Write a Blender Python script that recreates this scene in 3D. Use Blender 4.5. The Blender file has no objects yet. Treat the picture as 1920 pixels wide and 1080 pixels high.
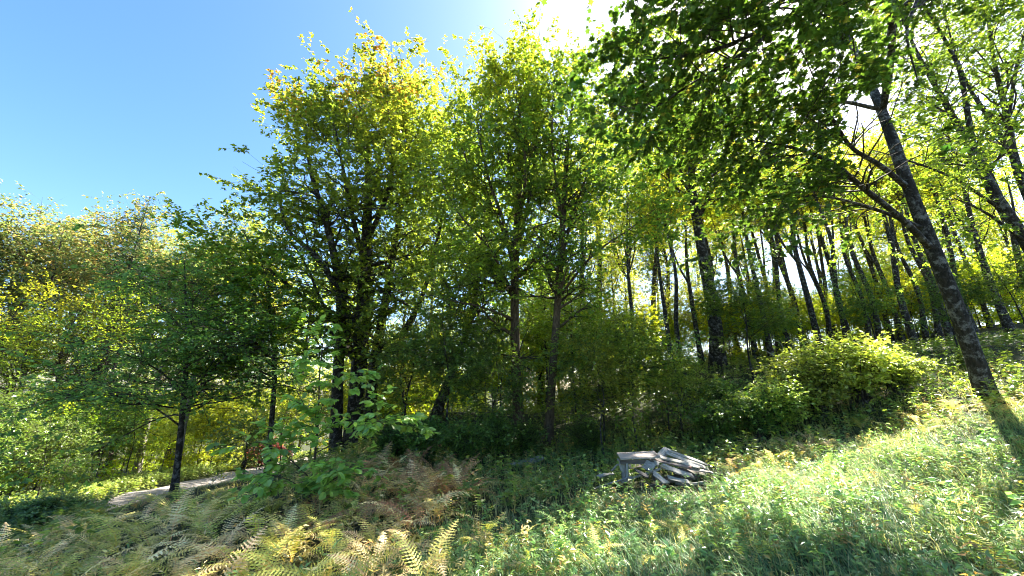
import bpy, math, random, zlib
import numpy as np
from math import radians, sin, cos, pi
from mathutils import Vector, Matrix, Euler

random.seed(7)
RG = np.random.default_rng(7)
SC = bpy.context.scene
COL = SC.collection

# ------------------------------------------------------------------ camera
PITCH = radians(15.3)
CAM_Z = 1.6
F = 693.0                       # focal length in pixels of the 1920 px frame
cam_d = bpy.data.cameras.new('camera'); cam = bpy.data.objects.new('camera', cam_d); COL.objects.link(cam)
cam_d.sensor_width = 36.0; cam_d.lens = 36.0 * F / 1920.0; cam_d.clip_start = 0.05; cam_d.clip_end = 2000
cam.location = (0, 0, CAM_Z); cam.rotation_euler = (pi / 2 + PITCH, 0, 0)
SC.camera = cam

# ------------------------------------------------------------------ sky, sun, exposure
SUN_EL, SUN_AZ = radians(49), radians(46)       # azimuth clockwise from +Y
w = bpy.data.worlds.new('World'); SC.world = w; w.use_nodes = True
nt = w.node_tree; nt.nodes.clear()
sky = nt.nodes.new('ShaderNodeTexSky'); sky.sky_type = 'NISHITA'; sky.sun_disc = False
sky.sun_elevation = SUN_EL; sky.sun_rotation = SUN_AZ; sky.altitude = 300
sky.air_density = 1.0; sky.dust_density = 1.5; sky.ozone_density = 1.6
bg = nt.nodes.new('ShaderNodeBackground'); bg.inputs['Strength'].default_value = 0.06
wo = nt.nodes.new('ShaderNodeOutputWorld')
hsv = nt.nodes.new('ShaderNodeHueSaturation'); hsv.inputs['Saturation'].default_value = 1.24
nt.links.new(sky.outputs[0], hsv.inputs['Color']); nt.links.new(hsv.outputs[0], bg.inputs['Color']); nt.links.new(bg.outputs[0], wo.inputs[0])
sl = bpy.data.lights.new('sun', 'SUN'); so = bpy.data.objects.new('sun', sl); COL.objects.link(so)
sl.energy = 5.0; sl.angle = radians(0.5); sl.color = (1.0, 0.94, 0.83)
sd = Vector((sin(SUN_AZ) * cos(SUN_EL), cos(SUN_AZ) * cos(SUN_EL), sin(SUN_EL)))
so.rotation_euler = sd.to_track_quat('Z', 'Y').to_euler(); so.location = (20, 20, 30)
vs = SC.view_settings; vs.view_transform = 'Standard'; vs.look = 'None'; vs.gamma = 1; vs.exposure = 2.75
vs.use_curve_mapping = False
cy = SC.cycles
cy.max_bounces = 9; cy.diffuse_bounces = 5; cy.glossy_bounces = 2; cy.transmission_bounces = 6
cy.transparent_max_bounces = 4; cy.use_denoising = True; cy.sample_clamp_indirect = 4
cy.pixel_filter_type = 'BLACKMAN_HARRIS'; cy.filter_width = 1.0
cy.use_adaptive_sampling = True; cy.adaptive_threshold = 0.02

# ------------------------------------------------------------------ helpers
CP, SP = cos(PITCH), sin(PITCH)
def ray(px, py):
    x = (px - 960) / F; u = (540 - py) / F
    return np.array([x, CP - u * SP, SP + u * CP])
def P(px, py, t):
    return np.array([0, 0, CAM_Z]) + ray(px, py) * t
def proj(p):
    p = np.asarray(p, float); x, y, z = p[..., 0], p[..., 1], p[..., 2] - CAM_Z
    d = y * CP + z * SP; d = np.where(np.abs(d) < 1e-3, 1e-3, d); u = (-y * SP + z * CP) / d
    return 960 + F * x / d, 540 - F * u, d
def nrm(v):
    return v / np.maximum(np.linalg.norm(v, axis=-1, keepdims=True), 1e-9)

def mesh(name, V, faces, mat, col=None, smooth=False):
    """faces: list of (n,k) index arrays. col: (nverts,3)."""
    me = bpy.data.meshes.new(name)
    V = np.asarray(V, np.float32)
    faces = [np.asarray(f, np.int32) for f in faces if len(f)]
    me.vertices.add(len(V)); me.vertices.foreach_set('co', V.ravel())
    nl = sum(f.size for f in faces); nf = sum(len(f) for f in faces)
    me.loops.add(nl); me.loops.foreach_set('vertex_index', np.concatenate([f.ravel() for f in faces]))
    me.polygons.add(nf)
    tot = np.concatenate([np.full(len(f), f.shape[1], np.int32) for f in faces])
    st = np.concatenate([[0], np.cumsum(tot)[:-1]]).astype(np.int32)
    me.polygons.foreach_set('loop_start', st)
    me.polygons.foreach_set('use_smooth', np.full(nf, bool(smooth)))
    me.update(calc_edges=True)
    if col is not None:
        a = me.attributes.new('leafcol', 'FLOAT_COLOR', 'POINT')
        c = np.ones((len(V), 4), np.float32); c[:, :3] = col
        a.data.foreach_set('color', c.ravel())
    if mat is not None: me.materials.append(mat)
    return me

def obj(name, me, parent=None, kind=None, loc=None):
    o = bpy.data.objects.new(name, me); COL.objects.link(o)
    if parent is not None: o.parent = parent
    if kind: o['kind'] = kind
    if loc is not None: o.location = loc
    return o
def thing(name, label, cat, loc=(0, 0, 0), group=None, rz=0.0, me=None, sc=1.0):
    o = bpy.data.objects.new(name, me); COL.objects.link(o)
    o.location = [float(c) for c in loc]; o.rotation_euler = (0, 0, rz); o.scale = (sc, sc, sc)
    o['label'] = label; o['category'] = cat
    if group: o['group'] = group
    return o
def copy_thing(src, loc, rz, sc, label, group=None):
    r = src.copy(); COL.objects.link(r); r.location = [float(c) for c in loc]; r.rotation_euler = (0, 0, rz); r.scale = (sc, sc, sc * random.uniform(.95, 1.06))
    r['label'] = label
    if group: r['group'] = group
    for ch in list(src.children):
        c = ch.copy(); COL.objects.link(c); c.parent = r
        for g in ch.children:
            d = g.copy(); COL.objects.link(d); d.parent = c
    return r
ORD = ['', 'first', 'second', 'third', 'fourth', 'fifth', 'sixth', 'seventh', 'eighth', 'ninth', 'tenth', 'eleventh', 'twelfth', 'thirteenth', 'fourteenth', 'fifteenth', 'sixteenth', 'seventeenth', 'eighteenth', 'nineteenth', 'twentieth']
TENS = {20: 'twenty', 30: 'thirty', 40: 'forty', 50: 'fifty', 60: 'sixty', 70: 'seventy'}
def ordw(n):
    if n <= 20: return ORD[n]
    t, u = n // 10 * 10, n % 10
    return TENS[t] + '-' + ORD[u] if u else {30: 'thirtieth', 40: 'fortieth', 50: 'fiftieth', 60: 'sixtieth', 70: 'seventieth'}[t]
def label_row(objs, phrase):
    """objs told apart by their order across the view, read from the left."""
    q = sorted(objs, key=lambda o: proj(np.array(o.location))[0])
    for i, o in enumerate(q):
        if len(q) == 1: o['label'] = phrase.replace('ferns', 'fern')
        else: o['label'] = ('leftmost' if i == 0 else 'rightmost' if i == len(q) - 1 else ordw(i + 1) + ' from the left') + ' of the ' + phrase

# ------------------------------------------------------------------ materials
def newmat(name):
    m = bpy.data.materials.new(name); m.use_nodes = True; n = m.node_tree; n.nodes.clear()
    out = n.nodes.new('ShaderNodeOutputMaterial'); return m, n, out
def N(n, t, **kw):
    x = n.nodes.new(t)
    for k, v in kw.items():
        if k in x.inputs: x.inputs[k].default_value = v
        else: setattr(x, k, v)
    return x
def leaf_mat(name, trans=(1.9, 1.9, .8), mix=.5, hue=.02, val=.18, rough=.45, spec=.35):
    m, n, out = newmat(name)
    at = N(n, 'ShaderNodeAttribute', attribute_name='leafcol')
    oi = n.nodes.new('ShaderNodeObjectInfo')
    mh = N(n, 'ShaderNodeMapRange'); mh.inputs['To Min'].default_value = .5 - hue; mh.inputs['To Max'].default_value = .5 + hue
    mv = N(n, 'ShaderNodeMapRange'); mv.inputs['To Min'].default_value = 1 - val; mv.inputs['To Max'].default_value = 1 + val
    n.links.new(oi.outputs['Random'], mh.inputs['Value'])
    mm = N(n, 'ShaderNodeMath', operation='FRACT'); ml = N(n, 'ShaderNodeMath', operation='MULTIPLY'); ml.inputs[1].default_value = 7.31
    n.links.new(oi.outputs['Random'], ml.inputs[0]); n.links.new(ml.outputs[0], mm.inputs[0]); n.links.new(mm.outputs[0], mv.inputs['Value'])
    hs = n.nodes.new('ShaderNodeHueSaturation')
    n.links.new(mh.outputs[0], hs.inputs['Hue']); n.links.new(mv.outputs[0], hs.inputs['Value']); n.links.new(at.outputs['Color'], hs.inputs['Color'])
    pr = N(n, 'ShaderNodeBsdfPrincipled'); pr.inputs['Roughness'].default_value = rough; pr.inputs['Specular IOR Level'].default_value = spec
    n.links.new(hs.outputs[0], pr.inputs['Base Color'])
    # the colour attribute is the leaf's overall albedo; each of the two mixed lobes carries its share
    v0 = N(n, 'ShaderNodeVectorMath', operation='SCALE'); v0.inputs['Scale'].default_value = 2.15
    n.links.new(hs.outputs[0], v0.inputs[0]); n.links.new(v0.outputs[0], pr.inputs['Base Color'])
    vm = N(n, 'ShaderNodeVectorMath', operation='MULTIPLY'); vm.inputs[1].default_value = [v * 2.05 for v in trans]
    n.links.new(hs.outputs[0], vm.inputs[0])
    tr = n.nodes.new('ShaderNodeBsdfTranslucent'); n.links.new(vm.outputs[0], tr.inputs['Color'])
    mx = n.nodes.new('ShaderNodeMixShader'); mx.inputs[0].default_value = mix
    n.links.new(pr.outputs[0], mx.inputs[1]); n.links.new(tr.outputs[0], mx.inputs[2]); n.links.new(mx.outputs[0], out.inputs[0])
    return m
def rock_mat(name, c1, c2, scale=(6, 6, 1.2), bump=.5, c3=None, c3lev=.62, rough=.9, obj_co=True):
    m, n, out = newmat(name)
    tc = n.nodes.new('ShaderNodeTexCoord'); mp = N(n, 'ShaderNodeMapping'); mp.inputs['Scale'].default_value = scale
    n.links.new(tc.outputs['Object'], mp.inputs[0])
    nz = N(n, 'ShaderNodeTexNoise'); nz.inputs['Scale'].default_value = 3.0; nz.inputs['Detail'].default_value = 8; nz.inputs['Roughness'].default_value = .7
    n.links.new(mp.outputs[0], nz.inputs['Vector'])
    cr = n.nodes.new('ShaderNodeValToRGB'); cr.color_ramp.elements[0].position = .35; cr.color_ramp.elements[1].position = .68
    cr.color_ramp.elements[0].color = (*c1, 1); cr.color_ramp.elements[1].color = (*c2, 1)
    n.links.new(nz.outputs[0], cr.inputs[0]); colr = cr.outputs[0]
    if c3:
        n2 = N(n, 'ShaderNodeTexNoise'); n2.inputs['Scale'].default_value = 7; n2.inputs['Detail'].default_value = 8; n2.inputs['Roughness'].default_value = .75
        n.links.new(tc.outputs['Object'], n2.inputs['Vector'])
        r2 = n.nodes.new('ShaderNodeValToRGB'); r2.color_ramp.elements[0].position = c3lev - .08; r2.color_ramp.elements[1].position = c3lev + .08
        n.links.new(n2.outputs[0], r2.inputs[0])
        mc = n.nodes.new('ShaderNodeMixRGB'); n.links.new(r2.outputs[0], mc.inputs[0]); n.links.new(colr, mc.inputs[1]); mc.inputs[2].default_value = (*c3, 1)
        colr = mc.outputs[0]
    pr = N(n, 'ShaderNodeBsdfPrincipled'); pr.inputs['Roughness'].default_value = rough; pr.inputs['Specular IOR Level'].default_value = .2
    n.links.new(colr, pr.inputs['Base Color'])
    bp = N(n, 'ShaderNodeBump'); bp.inputs['Strength'].default_value = bump; bp.inputs['Distance'].default_value = .03
    n.links.new(nz.outputs[0], bp.inputs['Height']); n.links.new(bp.outputs[0], pr.inputs['Normal'])
    n.links.new(pr.outputs[0], out.inputs[0]); return m
def plain(name, c, rough=.5, metal=0.0, spec=.5):
    m, n, out = newmat(name); pr = N(n, 'ShaderNodeBsdfPrincipled')
    nz = N(n, 'ShaderNodeTexNoise'); nz.inputs['Scale'].default_value = 9; nz.inputs['Detail'].default_value = 5
    cr = n.nodes.new('ShaderNodeValToRGB'); cr.color_ramp.elements[0].color = (*[v * .75 for v in c], 1); cr.color_ramp.elements[1].color = (*[min(1, v * 1.15) for v in c], 1)
    n.links.new(nz.outputs[0], cr.inputs[0]); n.links.new(cr.outputs[0], pr.inputs['Base Color'])
    pr.inputs['Roughness'].default_value = rough; pr.inputs['Metallic'].default_value = metal; pr.inputs['Specular IOR Level'].default_value = spec
    n.links.new(pr.outputs[0], out.inputs[0]); return m

M_LEAF = leaf_mat('tree leaf', trans=(2.0, 2.0, .95), mix=.52)
M_FAR = leaf_mat('far tree leaf', trans=(2.7, 2.5, .7), mix=.58, hue=.025, val=.25)
M_OVER = leaf_mat('overhanging maple leaf', trans=(1.25, 1.35, .8), mix=.42)
M_LEFT = leaf_mat('hazy autumn leaf', trans=(1.5, 1.5, .9), mix=.45, hue=.02, val=.2)  # distance haze is put into this duller, greyer leaf shading
M_UNDER = leaf_mat('undergrowth leaf', trans=(1.8, 1.8, .8), mix=.42, rough=.33, spec=.75)
M_FERN = leaf_mat('fern frond', trans=(1.5, 1.5, .8), mix=.4, hue=.02, val=.25, rough=.6, spec=.25)
M_GRASS = leaf_mat('grass blade', trans=(1.5, 1.5, .9), mix=.4, hue=0, val=0, rough=.45, spec=.4)
M_NEEDLE = leaf_mat('needle', trans=(1.2, 1.2, .9), mix=.2, rough=.6)
M_BARK = rock_mat('dark maple bark', (.012, .010, .008), (.055, .045, .036), (9, 9, 1.6), 1.0, (.24, .23, .22), .58)
M_BARK2 = rock_mat('brown bark', (.05, .034, .022), (.19, .14, .095), (8, 8, 1.5), .9, (.28, .26, .22), .66)
M_BARKP = rock_mat('pale grey bark', (.10, .09, .075), (.34, .31, .27), (4, 4, 6), .4, (.06, .05, .045), .62)
M_TWIG = rock_mat('twig bark', (.03, .024, .018), (.085, .068, .05), (8, 8, 8), .2)
M_DEAD = rock_mat('dead branch wood', (.16, .14, .12), (.42, .39, .35), (8, 8, 8), .4)

# ------------------------------------------------------------------ terrain
ctl = [(0, 0, 0), (-3, 0, -.3), (4, 0, .5), (0, -6, 0), (-8, -5, -1.1), (8, -5, 1.1),
       (-12.2, 4, -1.95), (-12.2, 9, -1.95), (-12.2, 14, -2.05), (-12.2, 20, -2.35), (-12.2, 28, -2.8), (-15, 9, -2.2), (-15, 15, -2.2), (-15, 22, -2.5),
       (-9.9, 14, -1.95), (-9.9, 20, -2.3), (-22, 15, -3.0), (-30, 30, -4.5), (-6, 16, -1.3), (-5, 24, -1.6), (-20, 45, -5.2), (2, 30, .3),
       (13, 4, 2.0), (16, 10, 3.0), (24, 20, 4.6), (11, 22, 3.0), (20, 36, 4.5), (3, 18, .8), (4, 42, .4), (40, 30, 6.5), (-40, 0, -4), (40, -10, 4), (-8, 6, -.95), (-5.5, 5, -.45)]
for px, py, t in [(325, 925, 8.7), (1025, 836, 10.5), (1240, 908, 6.1), (1850, 742, 7.0), (1550, 795, 8.2), (1200, 832, 9.5), (700, 840, 11), (575, 950, 5.3), (1345, 690, 16), (1500, 680, 18), (1700, 800, 6.8), (820, 775, 12.5)]:
    ctl.append(tuple(P(px, py, t)))
ctl = np.array(ctl, float)
def _U(r2):
    return np.where(r2 > 1e-9, r2 * np.log(np.maximum(r2, 1e-9)), 0)
_S = 20.0
_c = ctl[:, :2] / _S; _n = len(ctl)
_K = _U(((_c[:, None] - _c[None]) ** 2).sum(-1)) + np.eye(_n) * 2e-4
_Pm = np.c_[np.ones(_n), _c]
_A = np.block([[_K, _Pm], [_Pm.T, np.zeros((3, 3))]])
_W = np.linalg.solve(_A, np.r_[ctl[:, 2], 0, 0, 0])
_ph = RG.uniform(0, 6.28, (10, 2)); _fr = RG.uniform(.5, 3.2, 10); _an = RG.uniform(0, 6.28, 10)
def height(x, y):
    x = np.asarray(x, float); y = np.asarray(y, float); sh = x.shape
    rr = np.sqrt(x ** 2 + y ** 2); k = np.minimum(1, 42 / np.maximum(rr, 1e-6))
    q = np.stack([(x * k).ravel(), (y * k).ravel()], -1) / _S
    r2 = ((q[:, None] - _c[None]) ** 2).sum(-1)
    z = _U(r2) @ _W[:_n] + _W[_n] + q @ _W[_n + 1:]
    z = z.reshape(sh)
    b = np.zeros(sh)
    for i in range(10):
        b = b + np.sin((x * cos(_an[i]) + y * sin(_an[i])) * _fr[i] + _ph[i, 0]) / (1 + 1.6 * _fr[i])
    road = np.clip((np.abs(x + 12.2) - 2.1) / 1.2, 0, 1)
    return np.clip(z, -9, 12) + b * .045 * road - .1 * (1 - road)
def ground_at(x, y): return float(height(np.array([x]), np.array([y]))[0])
def onray(px, py, tmax=60):
    """where the view line through a pixel meets the ground"""
    d = ray(px, py); ts = np.linspace(1.5, tmax, 1200); z = CAM_Z + d[2] * ts
    h = height(d[0] * ts, d[1] * ts); i = np.argmax(z < h)
    t = ts[i] if (z < h).any() else tmax
    return np.array([d[0] * t, d[1] * t, h[i]]), t

gx = np.unique(np.concatenate([np.sinh(np.linspace(-4.2, 4.2, 60)) * 12, np.linspace(-24, 24, 160)]))
gy = np.unique(np.concatenate([np.sinh(np.linspace(-3.6, 4.2, 60)) * 12, np.linspace(-4, 40, 150)]))
X, Y = np.meshgrid(gx, gy); Z = height(X, Y)
idx = np.arange(X.size).reshape(X.shape)
q = np.stack([idx[:-1, :-1], idx[:-1, 1:], idx[1:, 1:], idx[1:, :-1]], -1).reshape(-1, 4)
M_GROUND = rock_mat('leaf litter and moss', (.028, .024, .012), (.06, .055, .026), (1.3, 1.3, 1.3), .8, (.035, .05, .018), .5)
o = obj('ground', mesh('ground', np.c_[X.ravel(), Y.ravel(), Z.ravel()], [q], M_GROUND, smooth=True), kind='structure')

# gravel road on the left
ry = np.linspace(-3, 46, 100); rx = np.linspace(-2.15, 2.15, 14)
_edge = (np.abs(rx) / 2.15)[None, :] ** 3 * np.sign(rx)[None, :] * (.22 * np.sin(ry * 2.9) + .18 * np.sin(ry * 6.3 + 1) + RG.normal(0, .08, 100))[:, None]
RX = -12.2 + rx[None, :] + _edge + 0.25 * np.sin(ry * .35)[:, None]; RY = np.repeat(ry[:, None], 14, 1)
RZ = height(RX, RY) + .06 + .03 * (1 - (rx / 2.15) ** 2)[None] - .03 * np.exp(-((np.abs(rx) - .8) / .25) ** 2)[None] + RG.normal(0, .006, RX.shape)
idx = np.arange(RX.size).reshape(RX.shape)
q = np.stack([idx[:-1, :-1], idx[:-1, 1:], idx[1:, 1:], idx[1:, :-1]], -1).reshape(-1, 4)
M_ROAD = rock_mat('pale gravel', (.17, .15, .13), (.33, .295, .27), (3, 3, 3), .8, (.12, .10, .07), .6)
obj('gravel_road', mesh('gravel_road', np.c_[RX.ravel(), RY.ravel(), RZ.ravel()], [q], M_ROAD, smooth=True), kind='structure')

# ------------------------------------------------------------------ growing things
def smooth_path(pts, K):
    pts = np.asarray(pts, float); n = len(pts)
    d = np.r_[0, np.cumsum(np.linalg.norm(np.diff(pts[:, :3], axis=0), axis=1))]; d /= d[-1]
    s = np.linspace(0, 1, K); e = np.vstack([2 * pts[0] - pts[1], pts, 2 * pts[-1] - pts[-2]])
    i = np.clip(np.searchsorted(d, s, 'right') - 1, 0, n - 2); f = ((s - d[i]) / (d[i + 1] - d[i]))[:, None]
    p0, p1, p2, p3 = e[i], e[i + 1], e[i + 2], e[i + 3]
    return .5 * (2 * p1 + (p2 - p0) * f + (2 * p0 - 5 * p1 + 4 * p2 - p3) * f ** 2 + (3 * p1 - p0 - 3 * p2 + p3) * f ** 3)
def tubes(Pt, R, S=5, rough=0.0):
    """Pt (B,K,3), R (B,K) -> verts, quads"""
    B, K, _ = Pt.shape
    T = nrm(np.gradient(Pt, axis=1))
    ref = np.array([.8, .21, .13]) if abs(T[..., 2]).mean() > .6 else np.array([.05, .1, 1.0])
    U = nrm(np.cross(T, ref)); W = np.cross(T, U)
    a = np.linspace(0, 2 * pi, S, endpoint=False)
    Rr = R[..., None] * (1 + (RG.normal(0, rough, (B, K, S)) if rough else 0))
    V = Pt[:, :, None] + Rr[..., None] * (U[:, :, None] * np.cos(a)[:, None] + W[:, :, None] * np.sin(a)[:, None])
    i = np.arange(B * K * S).reshape(B, K, S); j = np.roll(i, -1, axis=2)
    Q = np.stack([i[:, :-1], j[:, :-1], j[:, 1:], i[:, 1:]], -1).reshape(-1, 4)
    return V.reshape(-1, 3), Q
def spawn(Pt, R, n, s0=.2, s1=1., L=1., Lvar=.3, shape=0., ang=55, angv=12, up=0., flat=1., rr=.55, K=8, wob=.12, sgam=1., rmin=.003, tip=.3, keep=None):
    """n children in all from a batch of parent paths"""
    B, K0, _ = Pt.shape
    plen = np.linalg.norm(np.diff(Pt, axis=1), axis=2).sum(1)
    b = RG.choice(B, n, p=plen / plen.sum())
    s = s0 + (s1 - s0) * RG.random(n) ** sgam
    f = s * (K0 - 1); i = np.minimum(f.astype(int), K0 - 2); f = (f - i)[:, None]
    pos = Pt[b, i] * (1 - f) + Pt[b, i + 1] * f; T = nrm(Pt[b, i + 1] - Pt[b, i])
    r = R[b, i] * (1 - f[:, 0]) + R[b, i + 1] * f[:, 0]
    rnd = RG.normal(0, 1, (n, 3)); rnd[:, 2] *= flat; side = nrm(np.cross(np.cross(T, rnd), T) * np.array([1, 1, flat]))
    th = np.radians(RG.normal(ang, angv, n))[:, None]
    d = nrm(np.cos(th) * T + np.sin(th) * side)
    ln = L * (1 - shape * s) * np.clip(RG.normal(1, Lvar, n), .35, 1.7)
    C = np.empty((n, K, 3)); C[:, 0] = pos; st = (ln / (K - 1))[:, None]
    drift = RG.normal(0, wob * .5, (n, 3))
    for k in range(1, K):
        d = nrm(d + drift + RG.normal(0, wob, (n, 3)) + np.array([0, 0, up]) )
        C[:, k] = C[:, k - 1] + d * st
    r0 = np.maximum(r * rr, rmin)
    Rc = r0[:, None] * np.linspace(1, tip, K)[None]
    if keep is not None:
        m = keep(C[:, -1]); C, Rc, s = C[m], Rc[m], s[m]
    return C, Rc
LEAF = {
 'simple': (np.array([[0, 0, 0], [.33, .42, .09], [0, 1, -.06], [-.33, .42, .09]]), np.array([[0, 1, 2], [0, 2, 3]])),
 'narrow': (np.array([[0, 0, 0], [.17, .4, .04], [0, 1, -.12], [-.17, .4, .04]]), np.array([[0, 1, 2], [0, 2, 3]])),
}
_o = [(0, 0), (.2, -.06), (.42, .02), (.27, .17), (.6, .42), (.33, .47), (.26, .66), (.13, .62), (0, 1)]
_o = _o + [(-x, y) for x, y in _o[-2:0:-1]]
_mv = np.array([[0, .3, -.04]] + [[x, y, -.28 * (x * x + .3 * (y - .3) ** 2)] for x, y in _o])
LEAF['maple'] = (_mv, np.array([[0, k, k % len(_o) + 1] for k in range(1, len(_o) + 1)]))
_w = [0, .2, .3, .29, .17, 0]; _y = [0, .18, .4, .62, .83, 1]
_ov = [[0, _y[i], -.05 * _y[i] ** 2] for i in range(6)] + [[_w[i], _y[i] + .03, .07 - .1 * _y[i] ** 2] for i in range(1, 5)] + [[-_w[i], _y[i] + .03, .07 - .1 * _y[i] ** 2] for i in range(1, 5)]
_of = []
for s_, b_ in ((1, 6), (-1, 10)):
    e = [0] + [b_ + k for k in range(4)] + [5]
    for k in range(5):
        tri = [k, e[k + 1], e[k]] if k else None
        t1 = (k, e[k + 1], k + 1) if s_ > 0 else (k, k + 1, e[k + 1])
        if k < 4: _of.append(t1)
        if k: _of.append((k, e[k], e[k + 1]) if s_ > 0 else (k, e[k + 1], e[k]))
LEAF['oval'] = (np.array(_ov), np.array(_of))

def leaf_frames(T, n, size, sig=.45, droop=.25, svar=.25, upn=1.0):
    lat = nrm(np.cross(T, [0, 0, 1.0]) + 1e-4); sgn = np.where(RG.random(n) < .5, -1., 1.)[:, None]
    d = nrm(T * RG.uniform(.2, .9, (n, 1)) + lat * sgn * RG.uniform(.3, 1, (n, 1)) + RG.normal(0, .25, (n, 3)) - np.array([0, 0, droop]))
    nn = np.array([0, 0, upn]) + RG.normal(0, sig, (n, 3))
    x = nrm(np.cross(d, nn)); z = np.cross(x, d)
    s = size * np.clip(RG.normal(1, svar, n), .45, 1.6)
    return d, x, z, s
def place_leaves(pos, d, x, z, s, tmpl):
    tv, tf = LEAF[tmpl]; n = len(pos); k = len(tv)
    V = pos[:, None] + s[:, None, None] * (tv[None, :, 0, None] * x[:, None] + tv[None, :, 1, None] * d[:, None] + tv[None, :, 2, None] * z[:, None])
    Fc = (tf[None] + (np.arange(n) * k)[:, None, None]).reshape(-1, 3)
    return V.reshape(-1, 3), Fc, k
def on_twigs(C, n, s0=.1):
    B, K, _ = C.shape
    b = RG.integers(0, B, n); s = (s0 + (1 - s0) * RG.random(n)) * (K - 1); i = np.minimum(s.astype(int), K - 2); f = (s - i)[:, None]
    return C[b, i] * (1 - f) + C[b, i + 1] * f, nrm(C[b, i + 1] - C[b, i])
def tone(n, c1, c2, var=.2):
    k = RG.random((n, 1)); c = np.array(c1) * (1 - k) + np.array(c2) * k
    return c * np.clip(RG.normal(1, var, (n, 1)), .5, 1.6)
G1, G2 = (.05, .085, .016), (.105, .145, .022)          # maple greens
Y1, Y2 = (.14, .16, .025), (.22, .19, .03)              # yellowing
A1, A2 = (.25, .14, .03), (.30, .10, .03)               # orange tips

SEED = {'big maple of several dark stems with a yellowing orange tipped crown': 1}
def build_tree(name, label, cat, stems, lv, nleaf, size, tmpl='simple', group=None, bark=None, lmat=None, colf=None, sig=.45, droop=.25, stemS=12, base=None, hero=0, limb_parts=0, leaf_s0=.1, keep=None, partmesh=None):
    """stems: list of (K,4) paths (x,y,z,r); the first is the trunk. lv: list of dicts for spawn, level by level."""
    global RG
    RG = np.random.default_rng(zlib.crc32((name + label + cat).encode()) + nleaf + int(size * 1000) + SEED.get(label, 0))
    bark = bark or M_BARK; lmat = lmat or M_LEAF
    base = np.array(stems[0][0][:3]) if base is None else np.array(base)
    root = thing(name, label, cat, base, group)
    S = [smooth_path(s, 18) for s in stems]
    for i, s in enumerate(S):
        p = s[None, :, :3] - base; r = s[None, :, 3].copy()
        if i == 0:
            r[0, 0] *= 1.5; r[0, 1] *= 1.12; p[0, 0, 2] -= .15
        V, Q = tubes(p, r, stemS if i == 0 else max(7, stemS - 4), .035)
        obj('trunk' if i == 0 else 'limb', mesh('trunk', V, [Q], bark, smooth=True), root)
    Pt = np.stack([s[:, :3] for s in S]) - base; R = np.stack([s[:, 3] for s in S])
    allV, allQ, off = [], [], 0
    for li, d in enumerate(lv):
        d = dict(d); n = d.pop('n'); S_ = d.pop('S', 4); own = d.pop('stems', None); add = d.pop('add', False)
        if keep is not None and li >= 1: d['keep'] = lambda e: keep(e + base)
        A, B = (Pt, R) if own is None else (Pt[own], R[own])
        C, Rc = spawn(A, B, n, **d)
        if li == 0 and limb_parts:
            order = np.argsort(-Rc[:, 0] * np.linalg.norm(C[:, -1] - C[:, 0], axis=1))[:limb_parts]
            for j in order:
                V, Q = tubes(C[j:j + 1], Rc[j:j + 1], 6)
                obj('limb', mesh('limb', V, [Q], bark, smooth=True), root)
            rest = np.setdiff1d(np.arange(len(C)), order)
            V, Q = tubes(C[rest], Rc[rest], S_)
        else:
            V, Q = tubes(C, Rc, S_)
        allV.append(V); allQ.append(Q + off); off += len(V)
        Pt, R = C, Rc
    if allV:
        obj('branches', mesh('branches', np.concatenate(allV), [np.concatenate(allQ)], M_TWIG if bark is not M_BARKP else M_TWIG), root, kind='stuff')
    pos, T = on_twigs(Pt, nleaf, leaf_s0)
    d, x, z, s = leaf_frames(T, nleaf, size, sig, droop)
    col = colf(pos + base, pos) if colf else tone(nleaf, G1, G2)
    if hero:
        px, py, dp = proj(pos + base)
        vis = (px > -20) & (px < 1940) & (py > -20) & (py < 1100)
        key = np.where(vis, dp / s, 1e6); order = np.argsort(key)[:hero]
        m = np.ones(nleaf, bool); m[order] = False
        tv, tf = LEAF[tmpl]
        var = []
        for k in range(6):
            c = col[order[k * 7 % hero]]
            var.append(mesh('leaf', tv, [tf], lmat, col=np.repeat(c[None], len(tv), 0)))
        for j, q in enumerate(order):
            lo = bpy.data.objects.new('leaf', var[j % 6]); COL.objects.link(lo); lo.parent = root
            mt = Matrix(((x[q, 0], d[q, 0], z[q, 0]), (x[q, 1], d[q, 1], z[q, 1]), (x[q, 2], d[q, 2], z[q, 2])))
            lo.rotation_euler = mt.to_euler(); lo.location = pos[q].tolist(); lo.scale = (s[q],) * 3
        pos, d, x, z, s, col = pos[m], d[m], x[m], z[m], s[m], col[m]
    V, Fc, k = place_leaves(pos, d, x, z, s, tmpl)
    obj('foliage', mesh('foliage', V, [Fc], lmat, col=np.repeat(col, k, 0)), root, kind='stuff')
    return root
def px_path(pts):
    """(px,py,t,r) points of a stem -> world path"""
    return [np.r_[P(a, b, t), r] for a, b, t, r in pts]
def seat(path, sink=.05):
    """put the first point of a stem on the ground under it"""
    path = [np.array(p) for p in path]; z = ground_at(path[0][0], path[0][1]) - sink
    path[0][2] = z; return path

def thin(path, k): return [np.r_[p[:3], p[3] * k] for p in path]
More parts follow.
